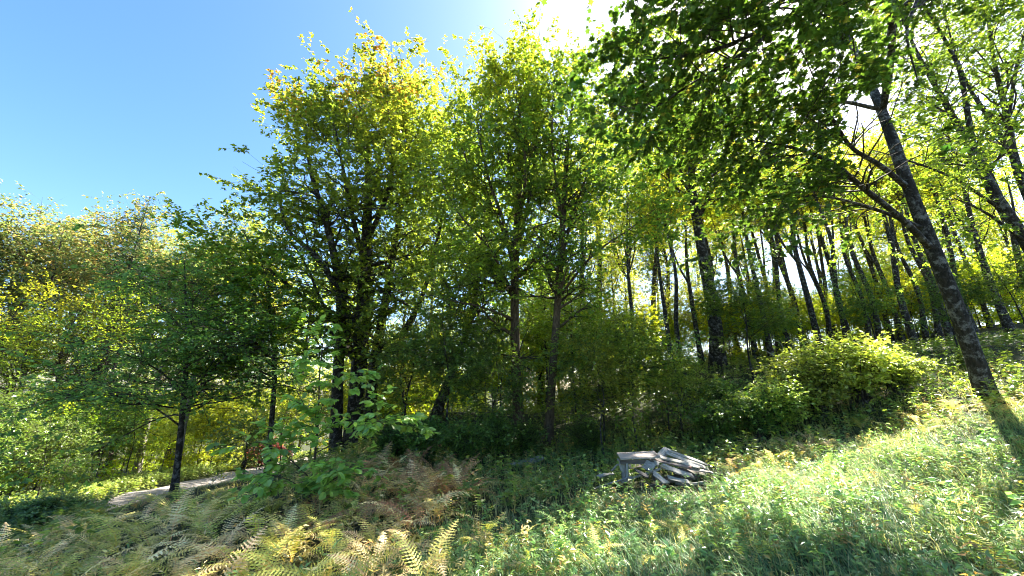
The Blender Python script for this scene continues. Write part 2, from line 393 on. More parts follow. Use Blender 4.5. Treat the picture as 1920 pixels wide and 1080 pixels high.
# ---- the overhanging maple on the right
h1 = seat(px_path([(1852, 748, 7.0, .20), (1806, 610, 7.1, .205), (1748, 465, 7.3, .20), (1700, 340, 7.6, .175), (1660, 225, 8.1, .15), (1615, 120, 8.8, .12), (1560, 10, 9.6, .09), (1500, -140, 10.6, .05)]))
h1s = [h1,
 px_path([(1748, 468, 7.3, .10), (1690, 410, 7.0, .085), (1615, 350, 6.8, .07), (1560, 305, 6.6, .055), (1480, 275, 6.4, .035), (1400, 262, 6.3, .015)]),
 px_path([(1705, 355, 7.6, .09), (1650, 310, 7.3, .07), (1595, 275, 7.1, .055), (1550, 210, 7.0, .04), (1500, 190, 6.9, .015)]),
 px_path([(1735, 430, 7.4, .07), (1640, 392, 7.0, .05), (1540, 368, 6.7, .03), (1450, 375, 6.4, .012)]),
 px_path([(1655, 205, 8.2, .11), (1672, 90, 7.3, .10), (1655, -20, 6.6, .09), (1560, 0, 6.1, .075), (1443, 50, 5.8, .06), (1333, 96, 5.6, .04), (1214, 112, 5.5, .014)]),
 px_path([(1480, 30, 5.9, .055), (1379, 110, 5.8, .045), (1315, 147, 5.8, .035), (1260, 180, 5.8, .025), (1223, 206, 5.8, .01)]),
 px_path([(1620, -10, 6.3, .06), (1470, -40, 5.8, .05), (1320, -20, 5.4, .03), (1180, -10, 5.2, .012)]),
 px_path([(1650, 205, 8.2, .07), (1560, 190, 7.6, .05), (1450, 215, 7.0, .035), (1330, 262, 6.6, .014)]),
 px_path([(1668, 40, 7.1, .07), (1720, -10, 6.5, .05), (1700, 60, 6.0, .03), (1720, 150, 5.8, .012)]),
 px_path([(1615, 120, 8.8, .07), (1700, 30, 8.8, .05), (1790, -40, 9.0, .03), (1850, -120, 9.2, .012)])]
def c_h1(w_, l):
    n = len(l); c = tone(n, (.035, .075, .012), (.07, .125, .016), .22)
    y = RG.random(n) < .05; c[y] = tone(int(y.sum()), Y1, Y2); return c
_tp = smooth_path(h1[:7], 40)[:, :3]
h1s = [thin(p, .58 if i == 0 else .62) for i, p in enumerate(h1s)]
def h1_keep(e):
    # the lower bole of this maple is bare: no twig closer to it than about a metre
    d = np.linalg.norm(e[:, None] - _tp[None], axis=2)
    j = d.argmin(1); px, py, _ = proj(e); front = (px > 1590) & (px < 1760 + (py - 200) * .3) & (py > 170)
    return ~front & (d.min(1) > np.interp(j, [0, 20, 28, 39], [1.6, 1.5, 1.2, .4])) & (e[:, 2] > _tp[8, 2])
build_tree('maple_tree', 'large dark leaning maple at the meadow edge overhanging from the right', 'tree', h1s,
  [dict(n=230, stems=[1, 2, 3, 4, 5, 6, 7, 9], s0=.38, L=1.15, ang=52, up=.0, flat=.45, rr=.5, K=8, rmin=.006),
   dict(n=1500, s0=.15, L=.55, ang=50, up=-.01, flat=.5, rr=.5, K=6, rmin=.004),
   dict(n=4200, s0=.2, L=.28, ang=45, up=-.03, flat=.6, rr=.6, K=4, rmin=.0025, S=3)],
  29000, .079, 'maple', lmat=M_OVER, colf=c_h1, hero=300, keep=h1_keep, sig=.5, droop=.35, stemS=16)

def trunk_tree(name, label, base_px, t, pts, n1, n2, n3, nl, **kw):
    return None
# ---- second and third trunk at the right edge
s2 = seat(px_path([(2075, 770, 9.3, .25), (2000, 600, 9.3, .22), (1925, 455, 9.4, .20), (1868, 370, 9.6, .18), (1828, 290, 9.9, .16), (1770, 190, 10.3, .10), (1715, 90, 10.9, .07), (1680, 0, 11.5, .03)]))
s2s = [s2, px_path([(1826, 288, 9.9, .13), (1812, 200, 10.2, .10), (1795, 120, 10.5, .08), (1740, 20, 11, .05), (1700, -60, 11.4, .02)]),
       px_path([(1880, 395, 9.6, .07), (1790, 335, 9.4, .05), (1700, 300, 9.2, .035), (1630, 280, 9.0, .015)]),
       px_path([(1925, 455, 9.4, .07), (1850, 400, 9.2, .05), (1790, 372, 9.0, .02)])]
s2s = [thin(p, .58) for p in s2s]
build_tree('maple_tree', 'dark forked trunk crossing the right edge of the view behind the overhanging maple', 'tree', s2s,
  [dict(n=90, s0=.45, L=1.7, ang=55, up=.03, flat=.8, rr=.4, K=8), dict(n=600, L=.75, ang=50, flat=.7, rr=.5, K=6), dict(n=2600, L=.35, ang=45, K=4, S=3)],
  19000, .082, colf=lambda w_, l: tone(len(l), G1, (.12, .16, .02)), stemS=14)
s3 = seat(px_path([(2150, 730, 11, .25), (2010, 540, 11, .21), (1930, 375, 11.2, .18), (1900, 290, 11.4, .16), (1888, 215, 11.7, .13), (1865, 120, 12.2, .09), (1850, 20, 12.8, .05), (1835, -80, 13.4, .02)]))
s3s = [s3, px_path([(1905, 300, 11.4, .12), (1850, 215, 11.6, .09), (1810, 150, 12, .07), (1780, 60, 12.5, .04), (1760, -30, 13, .02)]),
       px_path([(1890, 225, 11.7, .1), (1905, 130, 12, .07), (1925, 40, 12.4, .03)])]
s3s = [thin(p, .6) for p in s3s]
build_tree('maple_tree', 'dark trunk with steep forks at the upper right corner', 'tree', s3s,
  [dict(n=90, s0=.45, L=1.9, ang=50, up=.04, flat=.8, rr=.4, K=8), dict(n=600, L=.8, ang=50, flat=.7, rr=.5, K=6), dict(n=2600, L=.4, ang=45, K=4, S=3)],
  19000, .085, colf=lambda w_, l: tone(len(l), G1, (.12, .16, .02)), stemS=12)

# ---- the big multi-stem maple left of the middle
def c_m1(w_, l):
    n = len(l); px, py, _ = proj(w_); c = tone(n, G1, G2)
    k = np.clip((430 - py) / 220, 0, 1) * .7 * (.6 + .5 * np.sin(w_[:, 0] * 2.1 + 1.7 * w_[:, 2]) ) + .08; y = RG.random(n) < k; c[y] = tone(int(y.sum()), (.10, .14, .016), Y1)
    k2 = np.clip((230 - py) / 110, 0, 1) * .35 * (1 + np.sin(w_[:, 0] * 3.3 + 2.1 * w_[:, 2] + w_[:, 1])); a = RG.random(n) < k2; c[a] = tone(int(a.sum()), Y2, A1); return c
T1 = 13.0
m1 = [seat(px_path([(660, 838, T1, .30), (672, 700, T1, .26), (682, 560, T1, .22), (688, 430, T1 + .2, .17), (690, 300, T1 + .4, .11), (675, 205, T1 + .6, .05), (660, 135, T1 + .8, .015)])),
      seat(px_path([(632, 835, T1 - .4, .22), (634, 700, T1 - .5, .18), (640, 580, T1 - .7, .15), (618, 440, T1 - 1, .10), (582, 320, T1 - 1, .06), (572, 225, T1 - .6, .015)])),
      seat(px_path([(690, 830, T1 + .5, .24), (700, 700, T1 + .8, .2), (722, 570, T1 + 1, .15), (745, 430, T1 + 1.3, .11), (762, 300, T1 + 1.4, .07), (765, 175, T1 + 1.2, .015)])),
      px_path([(705, 690, T1 + .8, .14), (745, 640, T1 + .5, .11), (790, 560, T1 + .3, .08), (820, 450, T1 + .3, .06), (838, 350, T1 + .5, .04), (835, 240, T1 + .7, .012)]),
      px_path([(650, 560, T1 - .7, .10), (590, 480, T1 - 1.3, .08), (540, 430, T1 - 1.4, .05), (525, 370, T1 - 1.2, .03), (535, 320, T1 - 1.0, .01)]),
      px_path([(640, 610, T1 - .6, .09), (560, 550, T1 - 1.6, .06), (500, 500, T1 - 2.0, .04), (470, 460, T1 - 2., .02), (455, 430, T1 - 2, .01)]),
      px_path([(685, 500, T1, .09), (660, 400, T1 - 1.4, .07), (640, 300, T1 - 2.0, .04), (620, 200, T1 - 1.8, .012)]),
      px_path([(690, 450, T1 + .2, .09), (730, 350, T1 - .6, .07), (735, 250, T1 - .8, .04), (715, 150, T1 - .4, .012)])]
build_tree('maple_tree', 'big maple of several dark stems with a yellowing orange tipped crown', 'tree', m1,
  [dict(n=190, s0=.2, s1=.97, L=2.6, shape=.7, ang=58, up=.05, flat=.8, rr=.42, K=9, sgam=.8, S=5),
   dict(n=1500, s0=.12, L=1.05, ang=52, up=.015, flat=.55, rr=.5, K=6),
   dict(n=6800, s0=.15, L=.45, ang=45, up=0, flat=.6, rr=.55, K=4, S=3)],
  88000, .1, colf=c_m1, stemS=12, limb_parts=24)

# ---- the two middle trees
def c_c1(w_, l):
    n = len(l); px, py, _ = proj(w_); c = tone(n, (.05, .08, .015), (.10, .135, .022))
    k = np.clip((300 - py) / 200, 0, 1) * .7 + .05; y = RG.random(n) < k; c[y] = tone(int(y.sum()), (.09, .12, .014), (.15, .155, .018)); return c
T2 = 11.3
c1 = [seat(px_path([(975, 838, T2, .17), (968, 700, T2, .15), (965, 560, T2, .13), (968, 440, T2, .105), (975, 300, T2 + .1, .07), (962, 220, T2 + .2, .04), (948, 140, T2 + .2, .01)])),
      px_path([(966, 520, T2, .08), (945, 420, T2 - .2, .06), (915, 330, T2 - .3, .04), (895, 230, T2 - .2, .025), (905, 165, T2, .01)]),
      px_path([(967, 480, T2, .07), (990, 380, T2 - .2, .05), (1005, 270, T2 - .3, .035), (1000, 142, T2, .01)]),
      px_path([(966, 500, T2, .07), (930, 400, T2 + .3, .05), (870, 290, T2 + .4, .03), (846, 190, T2 + .4, .01)]),
      px_path([(967, 450, T2, .06), (985, 330, T2 - .7, .04), (975, 220, T2 - .9, .02), (960, 160, T2 - .5, .01)]),
      px_path([(966, 560, T2, .05), (920, 470, T2 - .8, .035), (860, 400, T2 - 1.2, .02), (820, 320, T2 - 1, .008)]),
      px_path([(967, 600, T2, .045), (900, 575, T2 - .9, .03), (830, 560, T2 - 1.4, .018), (770, 540, T2 - 1.6, .006)])]
build_tree('birch_tree', 'tall grey stemmed tree in the middle with a fan of thin upright limbs', 'tree', c1,
  [dict(n=190, s0=.18, s1=.98, L=1.75, shape=.5, ang=55, up=.05, flat=.9, rr=.42, K=8, sgam=.85),
   dict(n=1400, s0=.12, L=.7, ang=50, up=.0, flat=.7, rr=.5, K=6),
   dict(n=4600, s0=.15, L=.33, ang=45, up=-.02, K=4, S=3)],
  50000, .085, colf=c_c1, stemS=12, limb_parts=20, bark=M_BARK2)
c2 = [seat(px_path([(1027, 838, 10.6, .125), (1036, 700, 10.6, .115), (1046, 560, 10.6, .10), (1055, 420, 10.7, .085), (1064, 280, 10.9, .06), (1075, 185, 11.2, .01)])),
      px_path([(1050, 500, 10.7, .05), (1075, 400, 10.9, .04), (1110, 300, 11.2, .025), (1130, 190, 11.4, .01)]),
      px_path([(1056, 420, 10.7, .05), (1040, 320, 10.3, .035), (1035, 230, 10.2, .02), (1040, 150, 10.4, .01)]),
      px_path([(1046, 560, 10.6, .04), (1110, 480, 10.2, .03), (1180, 430, 9.9, .018), (1230, 390, 9.8, .006)])]
build_tree('birch_tree', 'slimmer brown trunk with a sunlit right edge beside the middle tree', 'tree', c2,
  [dict(n=120, s0=.22, s1=.98, L=1.75, shape=.5, ang=58, up=.04, flat=.8, rr=.42, K=8, sgam=.85),
   dict(n=900, s0=.12, L=.7, ang=50, up=0, flat=.6, rr=.5, K=6),
   dict(n=3000, s0=.15, L=.34, ang=45, K=4, S=3)],
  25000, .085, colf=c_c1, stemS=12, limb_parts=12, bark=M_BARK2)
# ---- leaning trunk between the maple and the middle trees
l1 = [seat(px_path([(815, 785, 12.5, .17), (850, 690, 12.5, .13), (885, 590, 12.6, .11), (895, 500, 12.8, .09), (916, 410, 13, .06), (925, 300, 13.3, .02)])),
      px_path([(884, 600, 12.6, .05), (940, 540, 12.3, .03), (1000, 500, 12.2, .01)])]
build_tree('leaning_tree', 'thin dark trunk leaning right between the big maple and the middle tree', 'tree', l1,
  [dict(n=50, s0=.3, L=1.7, ang=60, up=.03, flat=.6, rr=.4, K=8), dict(n=350, L=.7, ang=50, flat=.5, K=6), dict(n=1600, L=.35, K=4, S=3)],
  13000, .12, colf=lambda w_, l: tone(len(l), G1, (.11, .15, .018)), stemS=9)
# ---- small layered tree by the road
s1_ = [seat(px_path([(326, 928, 8.7, .105), (335, 850, 8.7, .085), (345, 740, 8.7, .075), (350, 640, 8.7, .055), (348, 550, 8.8, .03), (345, 490, 8.8, .01)])),
       px_path([(345, 735, 8.7, .035), (290, 690, 8.2, .025), (220, 660, 7.9, .015), (150, 650, 7.7, .006)]),
       px_path([(344, 745, 8.7, .035), (400, 690, 8.5, .025), (450, 650, 8.4, .012), (480, 640, 8.3, .005)]),
       px_path([(340, 800, 8.7, .03), (280, 760, 8.0, .02), (200, 740, 7.6, .012), (120, 740, 7.4, .005)])]
s1_ = [thin(p, .72) for p in s1_]
build_tree('young_maple', 'young dark stemmed maple in flat green layers beside the gravel road', 'tree', s1_,
  [dict(n=100, s0=.32, s1=.97, L=1.9, shape=.5, ang=78, up=.02, flat=.35, rr=.4, K=8, sgam=.9, rmin=.007),
   dict(n=800, s0=.12, L=.75, ang=50, up=0, flat=.25, rr=.5, K=6, rmin=.004),
   dict(n=3600, s0=.15, L=.32, ang=45, up=-.01, flat=.3, K=4, S=3)],
  20000, .072, colf=lambda w_, l: tone(len(l), (.06, .105, .03), (.11, .165, .045)), stemS=10, sig=.28, limb_parts=14)
s3_ = [seat(px_path([(516, 800, 10.2, .07), (515, 700, 10.2, .06), (507, 600, 10.2, .045), (502, 520, 10.4, .02), (498, 470, 10.5, .008)])),
       px_path([(514, 690, 10.2, .03), (470, 650, 9.8, .02), (430, 620, 9.6, .008)]),
       px_path([(516, 712, 10.2, .025), (470, 708, 10, .015), (400, 706, 9.9, .006)])]
build_tree('young_maple', 'slender sapling with bare crooked side branches left of the big maple', 'tree', s3_,
  [dict(n=60, s0=.3, L=1.5, ang=70, up=.02, flat=.4, rr=.4, K=8), dict(n=400, L=.65, flat=.3, K=6), dict(n=1700, L=.3, flat=.3, K=4, S=3)],
  15000, .105, colf=lambda w_, l: tone(len(l), (.05, .09, .014), (.13, .17, .02)), stemS=8, sig=.3)

# ---- the stout wood trunk right of the middle
d1 = [seat(px_path([(1348, 700, 16, .30), (1340, 600, 16, .27), (1322, 500, 16, .23), (1303, 390, 16.2, .18), (1292, 290, 16.6, .12), (1280, 190, 17.2, .06), (1270, 100, 18, .02)])),
      px_path([(1300, 370, 16.2, .06), (1260, 310, 16.5, .045), (1230, 250, 17, .02)]),
      px_path([(1308, 420, 16.2, .06), (1340, 350, 15.8, .04), (1375, 300, 15.6, .015)])]
build_tree('forest_tree', 'stout dark trunk rising between the middle trees and the woods', 'tree', d1,
  [dict(n=80, s0=.42, L=2.3, ang=60, up=.04, rr=.35, K=8), dict(n=500, L=.95, K=6), dict(n=2300, L=.45, K=4, S=3)],
  16000, .15, colf=lambda w_, l: tone(len(l), (.08, .12, .015), Y1), stemS=12)

# ------------------------------------------------------------------ shared kinds of trees for the woods
def auto_tree(H, r, crown0, Lb, n1, n2, n3, nl, size, colf, forks=2, lean=.05, ang=62, flat=.8, up=.05, bark=None, shape=.45, sig=.45, name='forest_tree', cat='tree', lmat=None, tmpl='simple', sgam=1., stemS=8):
    a = RG.uniform(0, 6.28); k = RG.normal(0, lean, 2) * H
    def pt(h, off=(0, 0), rad=.1): return np.array([off[0] + k[0] * (h / H) ** 1.5 + RG.normal(0, .012 * H) * (h > 0), off[1] + k[1] * (h / H) ** 1.5 + RG.normal(0, .012 * H) * (h > 0), h, rad])
    st = [[pt(0, rad=r), pt(H * .25, rad=r * .85), pt(H * .5, rad=r * .65), pt(H * .75, rad=r * .4), pt(H, rad=.012)]]
    st[0][0][:2] = 0
    sp = smooth_path(st[0], 18)
    for f in range(forks):
        i = int(18 * RG.uniform(.4, .6)); b = sp[i]; an = RG.uniform(0, 6.28); sp_ = RG.uniform(.12, .22) * H * .6
        st.append([b * np.array([1, 1, 1, .6]), b + np.array([cos(an) * sp_ * .6, sin(an) * sp_ * .6, H * .15, 0]) * np.array([1, 1, 1, 1]) - np.array([0, 0, 0, b[3] * .55]),
                   np.array([b[0] + cos(an) * sp_, b[1] + sin(an) * sp_, min(H * .97, b[2] + H * .42), .01])])
    return build_tree(name, 'x', cat, st,
        [dict(n=n1, s0=crown0, s1=.98, L=Lb, shape=shape, ang=ang, up=up, flat=flat, rr=.4, K=7, sgam=sgam),
         dict(n=n2, s0=.12, L=Lb * .42, ang=50, up=0, flat=flat * .7, rr=.5, K=5, S=3),
         dict(n=n3, s0=.15, L=Lb * .19, ang=45, K=3, S=3)], nl, size, tmpl, colf=colf, bark=bark or M_BARK, lmat=lmat or M_FAR, stemS=stemS, sig=sig, base=(0, 0, 0))
yg = lambda w_, l: tone(len(l), (.08, .115, .018), (.17, .175, .026))
gg = lambda w_, l: tone(len(l), (.05, .09, .014), (.10, .14, .018))
def fall(w_, l):  # greyed greens hold the distance haze; the upper yellow is autumn colour
    n = len(l); c = tone(n, (.07, .10, .035), (.13, .15, .05)); h = l[:, 2] / l[:, 2].max(); m = RG.random(n) < np.clip(h * 1.2 - .6, 0, .25); c[m] = tone(int(m.sum()), (.20, .17, .05), (.24, .15, .06)); return c
forest = [auto_tree(15, .17, .58, 2.5, 70, 400, 1400, 4400, .15, yg, forks=2),
          auto_tree(16, .19, .58, 2.7, 70, 400, 1400, 4400, .16, yg, forks=3, lean=.08),
          auto_tree(13, .13, .56, 2.0, 70, 380, 1300, 3800, .14, yg, forks=1, flat=.5),
          auto_tree(14, .15, .55, 2.2, 70, 400, 1400, 4200, .14, yg, forks=1, flat=.5),
          auto_tree(15, .19, .3, 3.0, 90, 520, 2000, 12000, .15, fall, forks=3, bark=M_BARKP, lmat=M_LEFT),
          auto_tree(16, .17, .25, 2.7, 90, 520, 2000, 12000, .15, fall, forks=2, lmat=M_LEFT),
          auto_tree(14.5, .19, .72, 2.3, 55, 330, 1100, 3600, .14, yg, forks=1, lean=.05),
          auto_tree(14, .16, .66, 2.1, 60, 340, 1100, 3600, .14, yg, forks=0, lean=.07),
          auto_tree(13, .12, .12, 2.3, 100, 560, 2200, 11000, .13, yg, forks=2, flat=.45)]
used = set()
def put(protos, k, x, y, sc, label='x', group=None, dz=0):
    src = protos[k]; loc = (x, y, ground_at(x, y) - .05 + dz)
    if id(src) not in used:
        used.add(id(src)); src.location = loc; src.scale = (sc,) * 3; src.rotation_euler = (0, 0, RG.uniform(0, 6.28))
        src['label'] = label
        if group: src['group'] = group
        return src
    return copy_thing(src, loc, RG.uniform(0, 6.28), sc, label, group)
# woods on the right (positions as pixel column and distance along the view)
rows = {'near': [], 'mid': [], 'far': []}
wood = [(1255, 17, 2, .9), (1276, 14.5, 2, .85), (1412, 18, 3, .95), (1478, 17, 2, 1.0), (1502, 18.5, 3, .9), (1570, 21, 0, .9), (1625, 18, 1, .9), (1668, 20, 3, .9), (1712, 15.5, 0, .9), (1760, 17, 1, .95), (1800, 19, 0, .9), (1900, 14.5, 3, .9), (1965, 17, 0, 1), (1440, 15.5, 2, .9), (1535, 16, 3, .95), (1600, 15, 2, .9), (1645, 16.5, 2, .95), (1690, 19, 3, .9), (1735, 18, 2, .9), (1310, 19, 3, .9), (1385, 20.5, 2, .9), (1352, 17.2, 2, .9), (1455, 19.5, 3, .9), (1550, 18.5, 2, .95), (1585, 17.5, 3, .9), (1780, 15.2, 2, .9), (1830, 17, 3, .9), (1865, 19, 2, .9)]
for px, t, k, sc in wood:
    rows['near'].append(put(forest, {2: 7, 3: 6, 0: 6, 1: 7}[k], (px - 960) / F * t, t * 1.0, sc * .78, group='slim dark trees of the woods on the right'))
for i in range(11):
    px = 1190 + i * 76 + RG.uniform(-18, 18); t = RG.uniform(21, 26)
    rows['mid'].append(put(forest, int(RG.integers(0, 4)), (px - 960) / F * t, t, RG.uniform(.72, .88), group='trees deeper in the woods on the right'))
for i in range(26):
    px = 1060 + i * 40 + RG.uniform(-15, 15); t = RG.uniform(27, 36)
    rows['far'].append(put(forest, 8 if RG.random() < .45 else int(RG.integers(0, 4)), (px - 960) / F * t, t, RG.uniform(.8, 1.05), group='farthest trees of the woods on the right'))
label_row(rows['near'], 'slim dark trunks right behind the bright shrub')
label_row(rows['mid'], 'second rank of trunks in the woods')
label_row(rows['far'], 'farthest yellow green trees in the woods')
HP = [15, 16, 13, 14, 15, 16, 14.5, 14, 13]
def to_top(px, py, t, k):
    r_ = ray(px, py); x, y = (px - 960) / F * t, t; top = CAM_Z + r_[2] / r_[1] * y
    return max(.35, (top - ground_at(x * 1, y)) / HP[k] / 1.10)
# trees behind the big maple
back = []
for px, t, k, top in [(380, 24, 4, 405), (440, 26, 5, 395), (500, 22, 3, 470), (575, 27, 3, 460), (650, 25, 2, 480), (745, 26, 0, 440), (820, 22, 3, 400), (905, 25, 3, 330), (1010, 22, 0, 300), (1090, 20, 3, 260), (1140, 25, 1, 200), (1180, 17, 0, 330), (1222, 22, 1, 230), (1270, 26, 5, 300), (450, 34, 8, 580), (520, 36, 8, 560), (590, 35, 8, 600), (680, 34, 8, 560), (760, 36, 8, 600), (840, 34, 8, 560), (930, 35, 8, 540), (1020, 33, 8, 520)]:
    X_ = (px - 960) / F * t / CP; back.append(put(forest, k, (px - 960) / F * t, t, to_top(px, top, t, k), group='trees behind the big maple and the middle trees'))
label_row(back, 'trees behind the big maple and middle trees')
# tall autumn trees beyond the road
left = []
for px, t, k, top in [(-160, 24, 4, 380), (-60, 25, 5, 385), (25, 27, 4, 355), (85, 25, 5, 385), (140, 28, 4, 365), (190, 25, 5, 385), (262, 27, 5, 410), (318, 25, 4, 440), (370, 30, 5, 440), (-10, 20, 3, 520), (60, 19, 3, 560), (120, 20, 2, 520), (240, 20.5, 3, 520), (-120, 33, 8, 560), (-20, 34, 8, 540), (70, 35, 8, 560), (150, 34, 8, 580), (230, 36, 8, 560), (300, 35, 8, 590), (390, 37, 8, 580)]:
    left.append(put(forest, k, (px - 960) / F * t, t, to_top(px, top, t, k), group='autumn coloured trees beyond the gravel road'))
label_row(left, 'tall yellowing trees beyond the gravel road')

# the spruce whose top shows over the left trees
def spruce(H):
    root = thing('spruce_tree', 'dark pointed spruce top standing among the yellowing trees beyond the road', 'tree', (0, 0, 0))
    tr = smooth_path([[0, 0, 0, .2], [0, 0, H * .5, .12], [0, 0, H, .015]], 18)
    V, Q = tubes(tr[None, :, :3], tr[None, :, 3], 8); obj('trunk', mesh('trunk', V, [Q], M_BARK, smooth=True), root)
    C, R = spawn(tr[None, :, :3], tr[None, :, 3], 330, s0=.12, L=2.9, shape=.93, Lvar=.12, ang=80, up=-.02, rr=.3, K=7, wob=.04)
    C2, R2 = spawn(C, R, 4200, s0=.1, L=.5, ang=55, flat=.3, K=3, up=-.03)
    V, Q = tubes(C, R, 4); obj('branches', mesh('branches', V, [Q], M_TWIG), root, kind='stuff')
    pos, T = on_twigs(C2, 26000, 0); d, x, z, s = leaf_frames(T, 26000, .14, .6, .2)
    V, Fc, k = place_leaves(pos, d, x, z, s, 'narrow')
    obj('needles', mesh('needles', V, [Fc], M_NEEDLE, col=np.repeat(tone(26000, (.018, .04, .015), (.04, .07, .022)), k, 0)), root, kind='stuff')
    return root
sp_ = spruce(20.0); t_ = 23; x_ = (205 - 960) / F * t_; sp_.location = (x_, t_, ground_at(x_, t_)); r_ = ray(232, 368); sp_.scale = ((CAM_Z + r_[2] / r_[1] * t_ - ground_at(x_, t_)) / 20.0,) * 3

# ------------------------------------------------------------------ understory saplings and shrubs
ug = lambda w_, l: tone(len(l), (.035, .07, .014), (.08, .125, .02))
uy = lambda w_, l: tone(len(l), (.09, .13, .016), (.18, .19, .02))  # lit look put into the colour: yellower tones for sunlit sprays
sap = [auto_tree(4.2, .035, .28, 1.5, 50, 300, 1200, 6500, .09, ug, forks=1, ang=75, flat=.2, up=.01, sig=.25, name='understory_sapling', cat='sapling', lmat=M_UNDER, stemS=6),
       auto_tree(3.2, .03, .2, 1.3, 50, 300, 1100, 6000, .085, ug, forks=2, ang=70, flat=.25, up=.02, sig=.3, name='understory_sapling', cat='sapling', lmat=M_UNDER, stemS=6),
       auto_tree(5.5, .045, .3, 1.9, 60, 340, 1400, 9000, .095, uy, forks=1, ang=75, flat=.2, up=.01, sig=.25, name='understory_sapling', cat='sapling', lmat=M_UNDER, stemS=6),
       auto_tree(4.0, .035, .05, 1.7, 80, 440, 1700, 10500, .10, uy, forks=3, ang=70, flat=.3, up=.02, sig=.35, name='understory_sapling', cat='sapling', lmat=M_FAR, stemS=6)]
sg = {'a': [], 'b': [], 'c': [], 'd': []}
for px, t, k, sc, z_ in [(770, 10.5, 1, .9, 'a'), (845, 10, 0, .85, 'a'), (895, 11.5, 1, 1, 'a'), (925, 9.6, 1, .75, 'a'), (1120, 10.2, 1, 1, 'b'), (1235, 10.6, 1, .8, 'b'), (1400, 13, 0, 1, 'b'), (1180, 9.7, 2, .62, 'b'), (1262, 9.9, 2, .42, 'b'), (1120, 9.3, 2, .5, 'b'), (1160, 13.5, 2, .7, 'b'), (1075, 14.5, 2, 1, 'b'),
     (1450, 14, 0, .6, 'c'), (1640, 13.5, 0, .7, 'c'), (1790, 12, 0, .6, 'c'), (1930, 11, 0, .65, 'c'),
     (20, 12, 1, .9, 'd'), (80, 14, 0, .9, 'd'), (-40, 10.5, 0, .9, 'd'), (150, 20, 2, 1, 'd'), (40, 19, 2, .9, 'd'), (250, 19.5, 1, 1.1, 'd'), (300, 20, 0, .85, 'd'), (360, 21, 2, .6, 'd'), (420, 21, 2, .6, 'd'), (200, 13.2, 1, .5, 'd'), (440, 13.5, 0, .7, 'd'), (560, 14, 2, .75, 'd'), (500, 12, 1, .6, 'd'), (760, 14, 2, .8, 'a')]:
    x, y = (px - 960) / F * t, t
    if -14.4 < x < -9.9: x = -15.6
    sg[z_].append(put(sap, k, x, y, sc, group='understory saplings'))
label_row(sg['b'], 'shaded saplings behind the grey planks')
for i in range(26):
    px = 1130 + i * 33 + RG.uniform(-12, 12); t = RG.uniform(18.5, 27)
    sg['c'].append(put(sap, 3 if i % 3 else 2, (px - 960) / F * t, t, RG.uniform(.55, 1.0) * (1 if i % 3 else 1.2), group='understory saplings'))
for i in range(24):
    px = 1150 + i * 36 + RG.uniform(-12, 12); t = RG.uniform(25, 33)
    sg['c'].append(put(sap, 3, (px - 960) / F * t * .72, t * .72, RG.uniform(.6, 1.05), group='understory saplings'))
for i in range(24):
    px = -60 + i * 25 + RG.uniform(-10, 10); t = RG.uniform(18, 31); x = (px - 960) / F * t
    if -14.9 < x < -9.5: t = 36 ; x = (px - 960) / F * t
    sg['d'].append(put(sap, 3, x, t, RG.uniform(.7, 1.3), group='understory saplings'))
for i in range(17):
    px = 690 + i * 27 + RG.uniform(-9, 9); t = RG.uniform(19, 27)
    sg['a'].append(put(sap, 3, (px - 960) / F * t, t, RG.uniform(.8, 1.3), group='understory saplings'))
for px, t, sc in [(770, 19, 1.1), (850, 17, 1), (940, 18, 1.1), (1020, 17, 1.1), (1080, 20, 1.4), (700, 20, 1), (610, 19, .8)]:
    sg['a'].append(put(sap, 2, (px - 960) / F * t, t, sc, group='understory saplings'))
label_row(sg['d'], 'green saplings along the gravel road')
label_row(sg['a'], 'saplings around the big maple and middle tree')
label_row(sg['c'], 'saplings in the shade behind the bright shrub')

def shrub(H, W_, nl, size, colf, tmpl='simple', name='shrub', n1=26):
    st = []
    for i in range(n1):
        a = RG.uniform(0, 6.28); q = RG.uniform(.2, 1) * W_
        st.append([np.array([RG.normal(0, .12), RG.normal(0, .12), -.05, .018]), np.array([cos(a) * q * .35, sin(a) * q * .35, H * .55, .012]), np.array([cos(a) * q * .8, sin(a) * q * .8, H * (1 - .25 * (q / W_) ** 2) * RG.uniform(.85, 1.02), .005])])
    st[0] = [np.array([0, 0, -.05, .03]), np.array([.02, 0, H * .5, .02]), np.array([0, .05, H, .006])]
    return build_tree(name, 'x', 'shrub', st, [dict(n=n1 * 9, s0=.25, L=W_ * .42, ang=50, flat=.6, K=6, rmin=.004, S=3), dict(n=n1 * 60, s0=.1, L=W_ * .2, flat=.5, K=4, S=3, rmin=.0025)],
                      nl, size, tmpl, colf=colf, lmat=M_UNDER, sig=.35, stemS=6, base=(0, 0, 0))
brt = lambda w_, l: tone(len(l), (.10, .14, .025), (.22, .24, .05))
blu = lambda w_, l: tone(len(l), (.07, .12, .04), (.17, .22, .09))
shr = [shrub(1.35, 1.15, 9500, .07, brt), shrub(1.1, .9, 6500, .065, ug), shrub(.95, .8, 9000, .06, blu)]
bs = []
for px, t, sc in [(1430, 8.8, .8), (1510, 9.0, .95), (1590, 8.8, 1.05), (1655, 8.8, .7)]:
    bs.append(put(shr, 0, (px - 960) / F * t, t, sc, group='bright shrubs at the edge of the woods'))
label_row(bs, 'sunlit yellow green shrubs before the woods')
ds = []
for px, t, sc in [(1395, 8.8, .8), (1310, 8.9, .8), (1350, 10, 1), (1095, 9.7, .65), (940, 9.2, .8), (870, 8.3, .75), (800, 8.6, .8), (745, 9, .8), (985, 9.7, .7), (1800, 8.8, .5)]:
    ds.append(put(shr, 1, (px - 960) / F * t, t, sc, group='dark green shrubs along the foot of the woods'))
label_row(ds, 'low dark green shrubs at the woods edge')
ls = []
